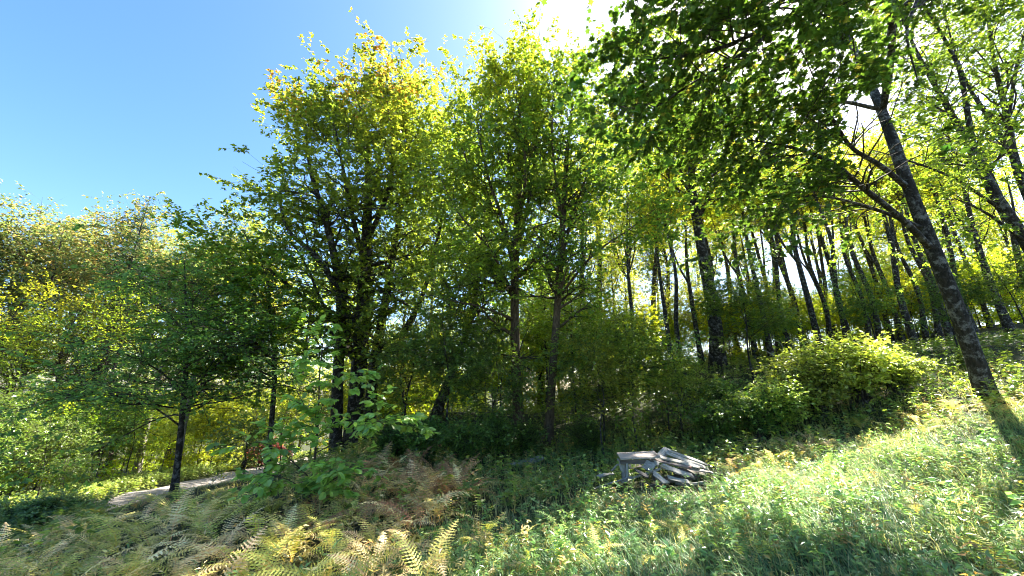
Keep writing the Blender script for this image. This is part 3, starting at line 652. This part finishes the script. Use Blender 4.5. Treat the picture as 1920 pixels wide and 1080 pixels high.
for px, t, sc in [(-30, 7.2, 1.0), (40, 7.8, .95), (110, 8.4, .95), (180, 8.6, .8), (230, 9.0, .6), (20, 6.4, .6), (95, 6.8, .55), (-60, 8.6, 1.2)]:
    ls.append(put(shr, 2, (px - 960) / F * t, t, sc, group='pale shrubs at the left edge'))
label_row(ls, 'pale bluish green shrubs at the left')

red = lambda w_, l: tone(len(l), (.07, .012, .010), (.14, .035, .025))
rs = shrub(.95, 1.3, 6500, .09, red, n1=18); rs.location = (-14.0, 22.6, ground_at(-14.0, 22.6)); rs['label'] = 'low dark red leaved shrub at the far end of the gravel road'  # shrub put in for a red patch that stays unidentified
# the near broad-leaved sapling
b1 = [seat(px_path([(577, 962, 5.3, .019), (590, 860, 5.3, .015), (597, 780, 5.35, .012), (600, 690, 5.4, .009), (612, 600, 5.5, .004)])),
      px_path([(590, 850, 5.3, .008), (650, 820, 5.1, .006), (710, 790, 5.0, .004), (765, 800, 4.9, .002)]),
      px_path([(585, 900, 5.3, .008), (530, 850, 5.1, .006), (490, 830, 5.0, .004), (455, 835, 4.9, .002)]),
      px_path([(582, 925, 5.3, .007), (540, 900, 5.0, .005), (500, 890, 4.8, .003), (480, 905, 4.7, .002)]),
      px_path([(595, 800, 5.3, .006), (560, 740, 5.4, .004), (540, 690, 5.5, .002)]),
      px_path([(597, 770, 5.3, .006), (650, 710, 5.4, .004), (690, 680, 5.5, .002)]),
      px_path([(580, 930, 5.3, .008), (640, 890, 5.0, .005), (690, 870, 4.8, .002)])]
build_tree('broadleaf_sapling', 'near sapling with big oval green leaves in front of the big maple', 'sapling', b1,
  [dict(n=95, s0=.15, L=.45, shape=.3, ang=60, flat=.4, rr=.5, K=6, rmin=.0025, up=.02), dict(n=280, s0=.2, L=.2, flat=.3, K=4, rmin=.0016, S=3)],
  2300, .10, 'oval', colf=lambda w_, l: tone(len(l), (.09, .16, .04), (.155, .24, .06)), lmat=M_UNDER, hero=300, sig=.3, droop=.3, stemS=7, bark=M_TWIG)

# ------------------------------------------------------------------ ferns
def frond(L, a0, a1, nP, wid, sub, colf):
    K = 24; s = np.linspace(0, 1, K); ang = np.radians(a0 + (a1 - a0) * s ** 1.1)
    p = np.zeros((K, 3)); st = L / (K - 1)
    for i in range(1, K): p[i] = p[i - 1] + st * np.array([cos(ang[i]), 0, sin(ang[i])])
    p[:, 1] = .06 * L * np.sin(s * 2.5) * RG.choice([-1, 1])
    V, Fc, C = [], [], []
    base = np.array(colf())
    def add(v, f, c):
        o_ = len(V); V.extend(v); Fc.extend([[a + o_ for a in q] for q in f]); C.extend([c] * len(v))
    for i in range(K - 1):                                     # stalk
        r = .004 * (1 - s[i]) + .001; r2 = .004 * (1 - s[i + 1]) + .001
        add([p[i] + [0, r, 0], p[i] - [0, r, 0], p[i + 1] - [0, r2, 0], p[i + 1] + [0, r2, 0]], [[0, 1, 2], [0, 2, 3]], base * np.array([1.3, .9, .8]))
    for j in range(nP):
        q = .16 + .84 * (j + .5) / nP; f = q * (K - 1); i = min(int(f), K - 2); f -= i
        o_ = p[i] * (1 - f) + p[i + 1] * f; T = p[i + 1] - p[i]; T /= np.linalg.norm(T)
        up_ = np.cross([0, 1, 0], T) * -1.0
        w_ = wid * (math.sin(min(1, (q - .1) / .45) * pi / 2) if q < .5 else ((1 - q) / .5) ** .8) + .006
        for sd_ in (1, -1):
            ww = w_ * RG.uniform(.85, 1.1); d = T * .35 + np.array([0, sd_, 0]) + up_ * RG.normal(-.12, .12); d /= np.linalg.norm(d)
            c = base * RG.uniform(.75, 1.25); h = L * .9 / nP * .42
            n_ = sub
            for m in range(n_):
                a_ = o_ + d * ww * (m / n_); hh = h * (1 - .75 * (m / n_)); b_ = o_ + d * ww * ((m + 1.15) / n_)
                mid = o_ + d * ww * ((m + .45) / n_) - up_ * ww * .15 * (m / n_) ** 2
                add([a_, mid + T * hh, b_, mid - T * hh * .9], [[0, 1, 2], [0, 2, 3]], c)
    return mesh('frond', np.array(V), [np.array(Fc)], M_FERN, col=np.array(C))
def cf(a, b): return lambda: (np.array(a) + (np.array(b) - np.array(a)) * RG.random()) * RG.uniform(.85, 1.15)
FC = {'green': cf((.06, .12, .03), (.10, .17, .045)), 'yellow': cf((.21, .21, .05), (.33, .30, .10)), 'rust': cf((.20, .105, .055), (.31, .19, .105)), 'straw': cf((.38, .29, .15), (.52, .42, .24))}
FR = {c: [frond(1.0, RG.uniform(58, 78), RG.uniform(-45, 5), 19, .17, 3, FC[c]) for _ in range(5)] for c in FC}
def fern(x, y, colour, scale, nf, group, second=None, lean=0):
    r = thing('fern', 'x', 'fern', (x, y, ground_at(x, y) - .03), group, RG.uniform(0, 6.28))
    for i in range(nf):
        c = colour if (second is None or RG.random() > .3) else second
        fo = bpy.data.objects.new('frond', FR[c][int(RG.integers(0, 5))]); COL.objects.link(fo); fo.parent = r
        fo.rotation_euler = Euler((RG.normal(0, .15), RG.uniform(-.35, .45), 6.28 * i / nf + RG.normal(0, .3)), 'XYZ')
        q = scale * RG.uniform(.75, 1.15); fo.scale = (q, q * RG.uniform(.8, 1.1), q); fo.location = (RG.normal(0, .03), RG.normal(0, .03), 0)
    return r
fz = []
def scatter(n, poly, colour, second, sc, zone, mind=.32, nf=(6, 9)):
    poly = np.array(poly, float); got = []; tries = 0
    (x0, y0), (x1, y1) = poly.min(0), poly.max(0)
    while len(got) < n and tries < n * 60:
        tries += 1; px, py = RG.uniform(x0, x1), RG.uniform(y0, y1)
        ins = False; j = len(poly) - 1
        for i in range(len(poly)):
            if (poly[i][1] > py) != (poly[j][1] > py) and px < (poly[j][0] - poly[i][0]) * (py - poly[i][1]) / (poly[j][1] - poly[i][1]) + poly[i][0]: ins = not ins
            j = i
        if not ins: continue
        g, t = onray(px, py, 25)
        if t > 24 or any((g[0] - a) ** 2 + (g[1] - b) ** 2 < mind ** 2 for a, b in allf): continue
        allf.append((g[0], g[1])); got.append(fern(g[0], g[1], colour if RG.random() > .25 else (second or colour), sc * RG.uniform(.8, 1.2), int(RG.integers(*nf)), 'ferns in the clearing', second))
    fz.append((got, zone)); return got
allf = []
scatter(16, [(345, 928), (540, 905), (560, 960), (345, 962)], 'straw', 'yellow', .22, 'low straw ferns on the bank above the road', .25, (5, 7))
scatter(64, [(-60, 950), (180, 960), (420, 965), (560, 1000), (640, 1160), (-100, 1160)], 'straw', 'yellow', .64, 'yellowing ferns at the lower left corner')
scatter(12, [(-60, 930), (180, 935), (430, 945), (420, 985), (-60, 975)], 'straw', 'rust', .36, 'straw ferns below the young roadside maple')
scatter(9, [(250, 935), (440, 925), (480, 960), (300, 965)], 'yellow', 'green', .3, 'yellow ferns around the young roadside maple')
scatter(26, [(660, 900), (860, 880), (880, 960), (830, 1010), (690, 1000)], 'rust', 'straw', .78, 'rusty ferns right of the broadleaf sapling')
scatter(12, [(470, 960), (660, 930), (700, 1000), (560, 1050)], 'rust', 'yellow', .5, 'brownish ferns under the broadleaf sapling')
scatter(9, [(560, 1030), (760, 1020), (800, 1120), (560, 1160)], 'yellow', 'straw', .5, 'big pale yellow ferns at the bottom edge')
scatter(20, [(870, 870), (1120, 855), (1150, 910), (1100, 940), (880, 960)], 'green', 'yellow', .45, 'green ferns around the pale fallen log')
scatter(22, [(1040, 845), (1330, 835), (1420, 850), (1350, 870), (1100, 868)], 'yellow', 'green', .42, 'yellow green ferns behind the grey planks')
scatter(20, [(1330, 850), (1560, 805), (1580, 840), (1380, 900)], 'straw', 'yellow', .4, 'straw coloured ferns below the bright shrub', .3)
scatter(18, [(1560, 805), (1800, 755), (1920, 740), (1930, 790), (1700, 820)], 'yellow', 'straw', .38, 'pale ferns by the leaning maple', .3)
scatter(32, [(1330, 905), (1560, 880), (1620, 960), (1400, 1000)], 'green', None, .36, 'low green ferns right of the planks', .3, (4, 7))
scatter(24, [(1200, 960), (1500, 980), (1500, 1100), (1150, 1090)], 'green', 'yellow', .36, 'small green ferns in the near grass', .35, (4, 7))
scatter(20, [(780, 1020), (1120, 1010), (1150, 1130), (760, 1130)], 'yellow', 'green', .40, 'small yellowish ferns in the near weeds', .32, (5, 7))
scatter(10, [(1650, 850), (1930, 830), (1930, 1080), (1650, 1050)], 'green', 'yellow', .34, 'small ferns in the long grass', .4, (3, 6))
for got, zone in fz: label_row(got, zone)

# ------------------------------------------------------------------ grass and ground cover
def grass(name, n, xr, yr, dens, Ll, wd, colf, lay, seg=3):
    x = RG.uniform(*xr, n); y = RG.uniform(*yr, n); k = RG.random(n) < dens(x, y); x, y = x[k], y[k]; n = len(x)
    base = np.stack([x, y, height(x, y) - .01], -1)
    clump = np.sin(x * 3.1 + 1.7 * np.sin(y * 2.3)) + np.sin(y * 3.7 + 2 * np.sin(x * 1.9 + 1)) + .6 * np.sin(x * 9 + y * 7)
    L = Ll * np.clip(RG.normal(1, .3, n), .3, 1.8) * (1 + .22 * clump)
    az = RG.normal(0, .9, n) + 2.6 + .9 * clump; lean = np.clip(RG.normal(lay, .25, n) + .12 * clump, .1, 1.5)
    hd = np.stack([np.cos(az), np.sin(az), np.zeros(n)], -1); sdv = np.stack([-np.sin(az), np.cos(az), np.zeros(n)], -1)
    V = []; p = base.copy(); wv = wd * RG.uniform(.6, 1.3, n)
    for j in range(seg + 1):
        if j < seg:
            ww = (wv * (1 - .75 * j / seg))[:, None]
            V += [p - sdv * ww, p + sdv * ww]
        else: V.append(p)
        a = lean * (.45 + .55 * j) ; p = p + (L / seg)[:, None] * (hd * np.sin(a)[:, None] + np.array([0, 0, 1]) * np.cos(a)[:, None])
        p[:, 2] = np.maximum(p[:, 2], base[:, 2] + .015)
    V = np.stack(V, 1); k = V.shape[1]; o_ = (np.arange(n) * k)[:, None]
    quads = np.concatenate([o_ + np.array([[2 * j, 2 * j + 1, 2 * j + 3, 2 * j + 2]]) for j in range(seg - 1)])
    tri = o_ + np.array([[2 * seg - 2, 2 * seg - 1, 2 * seg]])
    c = np.repeat(colf(x, y, clump), k, 0)
    return obj(name, mesh(name, V.reshape(-1, 3), [quads, tri], M_GRASS, col=c), kind='stuff')
def meadow(x, y):
    px, py, d = proj(np.stack([x, y, height(x, y)], -1))
    edge = np.interp(px, [600, 900, 1100, 1350, 1600, 1920], [1090, 1010, 945, 890, 825, 765])
    return np.clip((py - edge) / 25 + .5, 0, 1) * (d > 1.2)
def c_gr(x, y, cl):
    n = len(x); c = tone(n, (.045, .10, .04), (.095, .155, .07)); st = RG.random(n) < np.clip(.2 + .12 * cl + .05 * (x - 3), .05, .7)
    c[st] = tone(int(st.sum()), (.16, .165, .08), (.26, .25, .13)); return c
def nopile(x, y):
    return 1.0 - (((x - 2.45) / 1.15) ** 2 + ((y - 6.35) / .75) ** 2 < 1) * .93
def clearroad(x, y):
    px, py, d = proj(np.stack([x, y, height(x, y)], -1)); return 1.0 - ((px > 200) & (px < 530) & (y > 4.6) & (x > -10.5))
grass('meadow_grass', 160000, (-2, 14), (2.4, 11), lambda x, y: meadow(x, y) * nopile(x, y), .20, .0036, c_gr, 1.12)
grass('rough_grass', 26000, (-9, 12), (2.6, 12), lambda x, y: (1 - meadow(x, y) * .6) * clearroad(x, y) * nopile(x, y), .2, .0035, lambda x, y, cl: tone(len(x), (.10, .12, .04), (.34, .29, .14)), .6)

def forbs(name, n, dens, xr, yr, hgt, nlv, size, colf, tmpl='narrow'):
    x = RG.uniform(*xr, n); y = RG.uniform(*yr, n); k = RG.random(n) < dens(x, y); x, y = x[k], y[k]; n = len(x)
    b = np.stack([x, y, height(x, y)], -1); H = hgt * RG.uniform(.5, 1.3, n)
    tip = b + np.stack([RG.normal(0, .12, n) * H, RG.normal(0, .12, n) * H, H], -1)
    s = RG.random((n, nlv)) ** .7; pos = b[:, None] * (1 - s[..., None]) + tip[:, None] * s[..., None]
    pos = pos.reshape(-1, 3); N_ = len(pos); a = RG.uniform(0, 6.28, N_)
    d = nrm(np.stack([np.cos(a), np.sin(a), RG.normal(.15, .35, N_)], -1)); nn = np.array([0, 0, 1.]) + RG.normal(0, .3, (N_, 3))
    xx = nrm(np.cross(d, nn)); zz = np.cross(xx, d); sz = size * RG.uniform(.5, 1.3, N_)
    V, Fc, k = place_leaves(pos, d, xx, zz, sz, tmpl); c = np.repeat(np.repeat(colf(n, x, y), nlv, 0) * RG.uniform(.8, 1.2, (N_, 1)), k, 0)
    C = np.stack([b, (b + tip) / 2 + RG.normal(0, .005, (n, 3)), tip], 1); V2, Q2 = tubes(C, np.repeat([[.003, .002, .001]], n, 0), 3)
    return obj(name, mesh(name, np.concatenate([V, V2]), [Fc, Q2 + len(V)], M_UNDER, col=np.concatenate([c, np.tile([[.12, .11, .04]], (len(V2), 1))])), kind='stuff')
def c_fb(n, x, y):
    c = tone(n, (.06, .12, .04), (.13, .19, .07)); k = (RG.random(n) < np.clip(.25 - x * .35, 0, .85)); c[k] = tone(int(k.sum()), (.17, .14, .06), (.34, .28, .14)); k = RG.random(n) < .09; c[k] = tone(int(k.sum()), (.2, .12, .05), (.3, .22, .08)); k = RG.random(n) < .025; c[k] = tone(int(k.sum()), (.3, .3, .06), (.35, .34, .1)); return c
forbs('weeds', 15000, lambda x, y: (.3 + .7 * meadow(x, y) * (.5 + .5 * np.sin(x * 2.7 + 1.3 * np.sin(y * 2.1))) * np.clip(1.5 - x / 5, .2, 1)) * nopile(x, y) * clearroad(x, y), (-7, 11), (2.5, 11.5), .24, 13, .06, c_fb)
grass('bank_grass', 16000, (-10, -1.5), (4.6, 13), lambda x, y: 1 - clearroad(x, y), .09, .004, lambda x, y, cl: tone(len(x), (.08, .10, .03), (.30, .24, .10)), .8)
forbs('broad_weeds', 1100, lambda x, y: (x > .3) * (y > 3.6) * (.25 + meadow(x, y) * (.4 + .6 * np.sin(x * 1.7 + 2 + 1.7 * np.sin(y * 1.3)))) * nopile(x, y) * clearroad(x, y), (-6, 11), (2.5, 10), .2, 9, .08, lambda n, x, y: tone(n, (.06, .12, .045), (.12, .18, .08)), 'simple')
forbs('woodland_floor_plants', 9000, lambda x, y: (1 - meadow(x, y)) * (y > 5) * (np.abs(x + 12.2) > 2.3) * clearroad(x, y), (-20, 18), (5, 22), .38, 11, .085, lambda n, x, y: tone(n, (.05, .09, .02), (.12, .16, .03)), 'simple')
forbs('roadside_plants', 3500, lambda x, y: (np.abs(x + 16.4) < 1.7).astype(float), (-19, -14), (8, 34), .3, 12, .10, lambda n, x, y: tone(n, (.08, .12, .03), (.17, .18, .05)), 'simple')

# ------------------------------------------------------------------ the grey planks
def wood_mat(name, c1, c2, c3=None):
    m, n, out = newmat(name)
    tc = n.nodes.new('ShaderNodeTexCoord'); mp = N(n, 'ShaderNodeMapping'); mp.inputs['Scale'].default_value = (1.5, 26, 26)
    n.links.new(tc.outputs['Object'], mp.inputs[0])
    nz = N(n, 'ShaderNodeTexNoise'); nz.inputs['Scale'].default_value = 2.2; nz.inputs['Detail'].default_value = 7; nz.inputs['Roughness'].default_value = .65
    n.links.new(mp.outputs[0], nz.inputs['Vector'])
    cr = n.nodes.new('ShaderNodeValToRGB'); e = cr.color_ramp.elements; e[0].position = .33; e[1].position = .66; e[0].color = (*c1, 1); e[1].color = (*c2, 1)
    n.links.new(nz.outputs[0], cr.inputs[0])
    n2 = N(n, 'ShaderNodeTexNoise'); n2.inputs['Scale'].default_value = 5; n2.inputs['Detail'].default_value = 5
    n.links.new(tc.outputs['Object'], n2.inputs['Vector'])
    r2 = n.nodes.new('ShaderNodeValToRGB'); r2.color_ramp.elements[0].position = .55; r2.color_ramp.elements[1].position = .7
    n.links.new(n2.outputs[0], r2.inputs[0])
    mc = n.nodes.new('ShaderNodeMixRGB'); n.links.new(r2.outputs[0], mc.inputs[0]); n.links.new(cr.outputs[0], mc.inputs[1]); mc.inputs[2].default_value = (*(c3 or [v * .45 for v in c1]), 1)
    pr = N(n, 'ShaderNodeBsdfPrincipled'); pr.inputs['Roughness'].default_value = .8
    n.links.new(mc.outputs[0], pr.inputs['Base Color'])
    bp = N(n, 'ShaderNodeBump'); bp.inputs['Strength'].default_value = .6; bp.inputs['Distance'].default_value = .008
    n.links.new(nz.outputs[0], bp.inputs['Height']); n.links.new(bp.outputs[0], pr.inputs['Normal']); n.links.new(pr.outputs[0], out.inputs[0]); return m
M_W1 = wood_mat('weathered grey wood', (.16, .145, .12), (.46, .43, .38), (.07, .06, .05))
M_W2 = wood_mat('weathered tan wood', (.30, .24, .20), (.52, .43, .37))
M_W3 = wood_mat('rotten dark wood', (.05, .04, .035), (.16, .13, .11))
M_W4 = wood_mat('rusty brown board', (.16, .10, .08), (.32, .25, .22), (.2, .06, .04))
def board_mesh(L, W_, T_, mat, warp=.01, seg=8):
    xs = np.linspace(-L / 2, L / 2, seg + 1); V = []
    ph = RG.uniform(0, 6)
    for i, x in enumerate(xs):
        z = warp * math.sin(x / L * 4 + ph); dw = RG.normal(0, .015) * W_; e = RG.normal(0, .01) if i in (0, seg) else 0
        for sy, sz in ((-1, -1), (1, -1), (1, 1), (-1, 1)): V.append([x + e * sy * 2, sy * (W_ / 2 + dw), z + sz * T_ / 2])
    V = np.array(V); Q = []
    for i in range(seg):
        for k in range(4):
            a, b = i * 4 + k, i * 4 + (k + 1) % 4; Q.append([a, b, b + 4, a + 4])
    Q.append([3, 2, 1, 0]); Q.append([seg * 4 + k for k in range(4)])
    me = mesh('board', V, [np.array(Q)], mat)
    return me
def along(p0, p1, roll=0.0):
    p0, p1 = Vector(p0), Vector(p1); X_ = (p1 - p0).normalized(); Y_ = Vector((0, 0, 1)).cross(X_).normalized(); Z_ = X_.cross(Y_)
    m = Matrix((X_, Y_, Z_)).transposed() @ Matrix.Rotation(roll, 3, 'X'); return (p0 + p1) / 2, m.to_euler(), (p1 - p0).length
GP = 'planks of the collapsed grey heap'
def plank(p0, p1, W_, T_, mat, label, roll=0.0, warp=.01, name='plank', parent=None):
    c, e, L = along(p0, p1, radians(roll)); me = board_mesh(L, W_, T_, mat, warp); 
    if parent is not None: o_ = obj(name, me, parent); 
    else: o_ = thing(name, label, 'plank', (0, 0, 0), GP, me=me)
    o_.location = c if parent is None else c - parent.location; o_.rotation_euler = e; return o_
# a broken low bench/crate end at the left of the heap: board top on two boards
tb = P(1240, 900, 6.15); gz = ground_at(P(1200, 905, 6.1)[0], P(1200, 905, 6.1)[1])
tbl = thing('broken_bench', 'broken low wooden bench with tan board top at the left of the heap', 'bench', (P(1190, 905, 6.1)[0], P(1190, 905, 6.1)[1], gz))
plank(P(1160, 856, 6.12), P(1232, 851, 6.12), .36, .022, M_W2, '', 5, .006, 'top', tbl)
plank(P(1163, 866, 5.98), P(1226, 866, 5.98), .07, .025, M_W3, '', 90, .004, 'apron', tbl)
plank(P(1165, 864, 6.02), P(1175, 903, 5.95), .12, .025, M_W1, '', 80, .004, 'leg', tbl)
plank(P(1176, 868, 5.98), P(1176, 905, 5.9), .045, .03, M_W1, '', 20, .003, 'leg', tbl)
plank(P(1222, 862, 6.1), P(1226, 900, 6.05), .05, .03, M_W3, '', 20, .003, 'leg', tbl)
PL = [((1192, 884, 5.8), (1216, 893, 5.7), .06, .022, M_W3, 'short dark slat on the ground under the bench', 25),
      ((1252, 896, 5.8), (1292, 903, 5.7), .07, .02, M_W1, 'grey slat lying low in front of the dark beam', 30),
      ((1236, 862, 6.35), (1290, 866, 6.35), .05, .02, M_W3, 'thin dark lath crossing under the peak of the heap', 10),
      ((1268, 872, 6.0), (1324, 884, 6.0), .05, .02, M_W2, 'tan lath between the middle and lowest sloping planks', 20),
      ((1120, 893, 6.0), (1150, 888, 6.1), .06, .02, M_W1, 'loose pale offcut lying in the weeds left of the bench', 20),
((1226, 866, 6.2), (1252, 842, 6.5), .13, .022, M_W1, 'pale grey plank rising to the peak of the heap', 20),
      ((1252, 843, 6.45), (1326, 873, 6.2), .10, .022, M_W1, 'long pale plank sloping down right from the peak of the heap', 10),
      ((1248, 850, 6.35), (1320, 876, 6.1), .06, .02, M_W1, 'narrow grey batten just below the topmost sloping plank', 30),
      ((1238, 856, 6.2), (1312, 878, 6.0), .09, .022, M_W1, 'long grey plank in the middle of the sloping fan', 15),
      ((1222, 860, 6.1), (1296, 878, 5.95), .06, .022, M_W4, 'rusty brown stained board inside the sloping fan', 10),
      ((1220, 866, 6.0), (1300, 893, 5.8), .10, .024, M_W1, 'lowest long grey plank of the fan, its end near the ground', 25),
      ((1208, 869, 5.95), (1226, 879, 5.8), .13, .02, M_W1, 'short pale board leaning under the bench top', 60),
      ((1225, 888, 5.75), (1250, 905, 5.55), .085, .022, M_W1, 'short pale plank end poking out at the front of the heap', 15),
      ((1180, 876, 6.35), (1202, 872, 6.4), .07, .02, M_W2, 'light board seen through the gap under the bench', 40),
      ((1165, 905, 5.85), (1236, 878, 5.85), .03, .03, M_DEAD, 'thin crooked pole lying across the front of the heap', 0),
      ((1245, 902, 6.0), (1310, 890, 6.15), .14, .05, M_W3, 'dark rotten beam under the sloping planks', 10),
      ((1270, 908, 5.85), (1318, 906, 5.9), .05, .03, M_W1, 'pale broken batten on the ground before the heap', 5),
      ((1200, 908, 5.8), (1245, 909, 5.75), .06, .03, M_W3, 'dark short batten on the ground below the bench', 5),
      ((1322, 880, 6.15), (1336, 888, 6.1), .05, .022, M_W1, 'small pale offcut at the right end of the heap', 5),
      ((1146, 882, 6.3), (1162, 870, 6.35), .035, .02, M_W1, 'thin stick propped at the left of the bench', 5),
      ((1262, 884, 6.1), (1322, 886, 6.3), .12, .03, M_W3, 'dark board buried at the bottom of the fan', 30),
      ((1290, 860, 6.5), (1328, 878, 6.35), .09, .02, M_W1, 'grey plank end behind the top of the fan', 25)]
for a, b, W_, T_, m_, lb, rl in PL:
    p0, p1 = P(*a), P(*b)
    for p in (p0, p1): p[2] = max(p[2], ground_at(p[0], p[1]) + .03)
    plank(p0, p1, W_ * 1.1, T_ * .9, m_, lb, rl)
def limb_thing(name, label, cat, pts, mat, sub=()):
    pts = px_path(pts) if len(pts[0]) == 4 else pts
    b = pts[0][:3].copy(); r = thing(name, label, cat, b)
    for i, p in enumerate([pts] + [px_path(s) for s in sub]):
        q = smooth_path(p, 12); q[0, 3] *= .8; V, Q = tubes(q[None, :, :3] - b, q[None, :, 3], 9, .06)
        obj('stem' if i == 0 else 'side_branch', mesh('stem', V, [Q, ], mat, smooth=True), r)
    return r
limb_thing('fallen_log', 'pale barkless log lying in the ferns below the middle trees', 'log', [(938, 882, 8.2, .07), (965, 872, 8.3, .075), (1005, 862, 8.4, .06), (1018, 858, 8.45, .05)], M_DEAD)
limb_thing('fallen_branch', 'bare pale stick pointing out of the weeds left of the planks', 'branch', [(1098, 925, 5.6, .006), (1125, 912, 5.7, .012), (1165, 900, 5.8, .014), (1185, 893, 5.9, .01)], M_DEAD)
limb_thing('dead_branch', 'bare pale dead branch sticking up behind the bright shrub', 'branch', [(1500, 680, 10.2, .02), (1460, 670, 10.3, .015), (1430, 655, 10.4, .008)], M_DEAD,
   sub=[[(1470, 672, 10.3, .012), (1465, 645, 10.3, .008), (1440, 635, 10.3, .003)], [(1485, 676, 10.2, .01), (1490, 650, 10.2, .006), (1480, 640, 10.2, .003)]])
limb_thing('broken_tree_trunk', 'broken pale snag leaning behind the young roadside maple', 'trunk', [(338, 850, 9.6, .05), (345, 800, 9.6, .06), (357, 745, 9.6, .055), (362, 725, 9.6, .02)], M_DEAD)

bpy.context.view_layer.update()
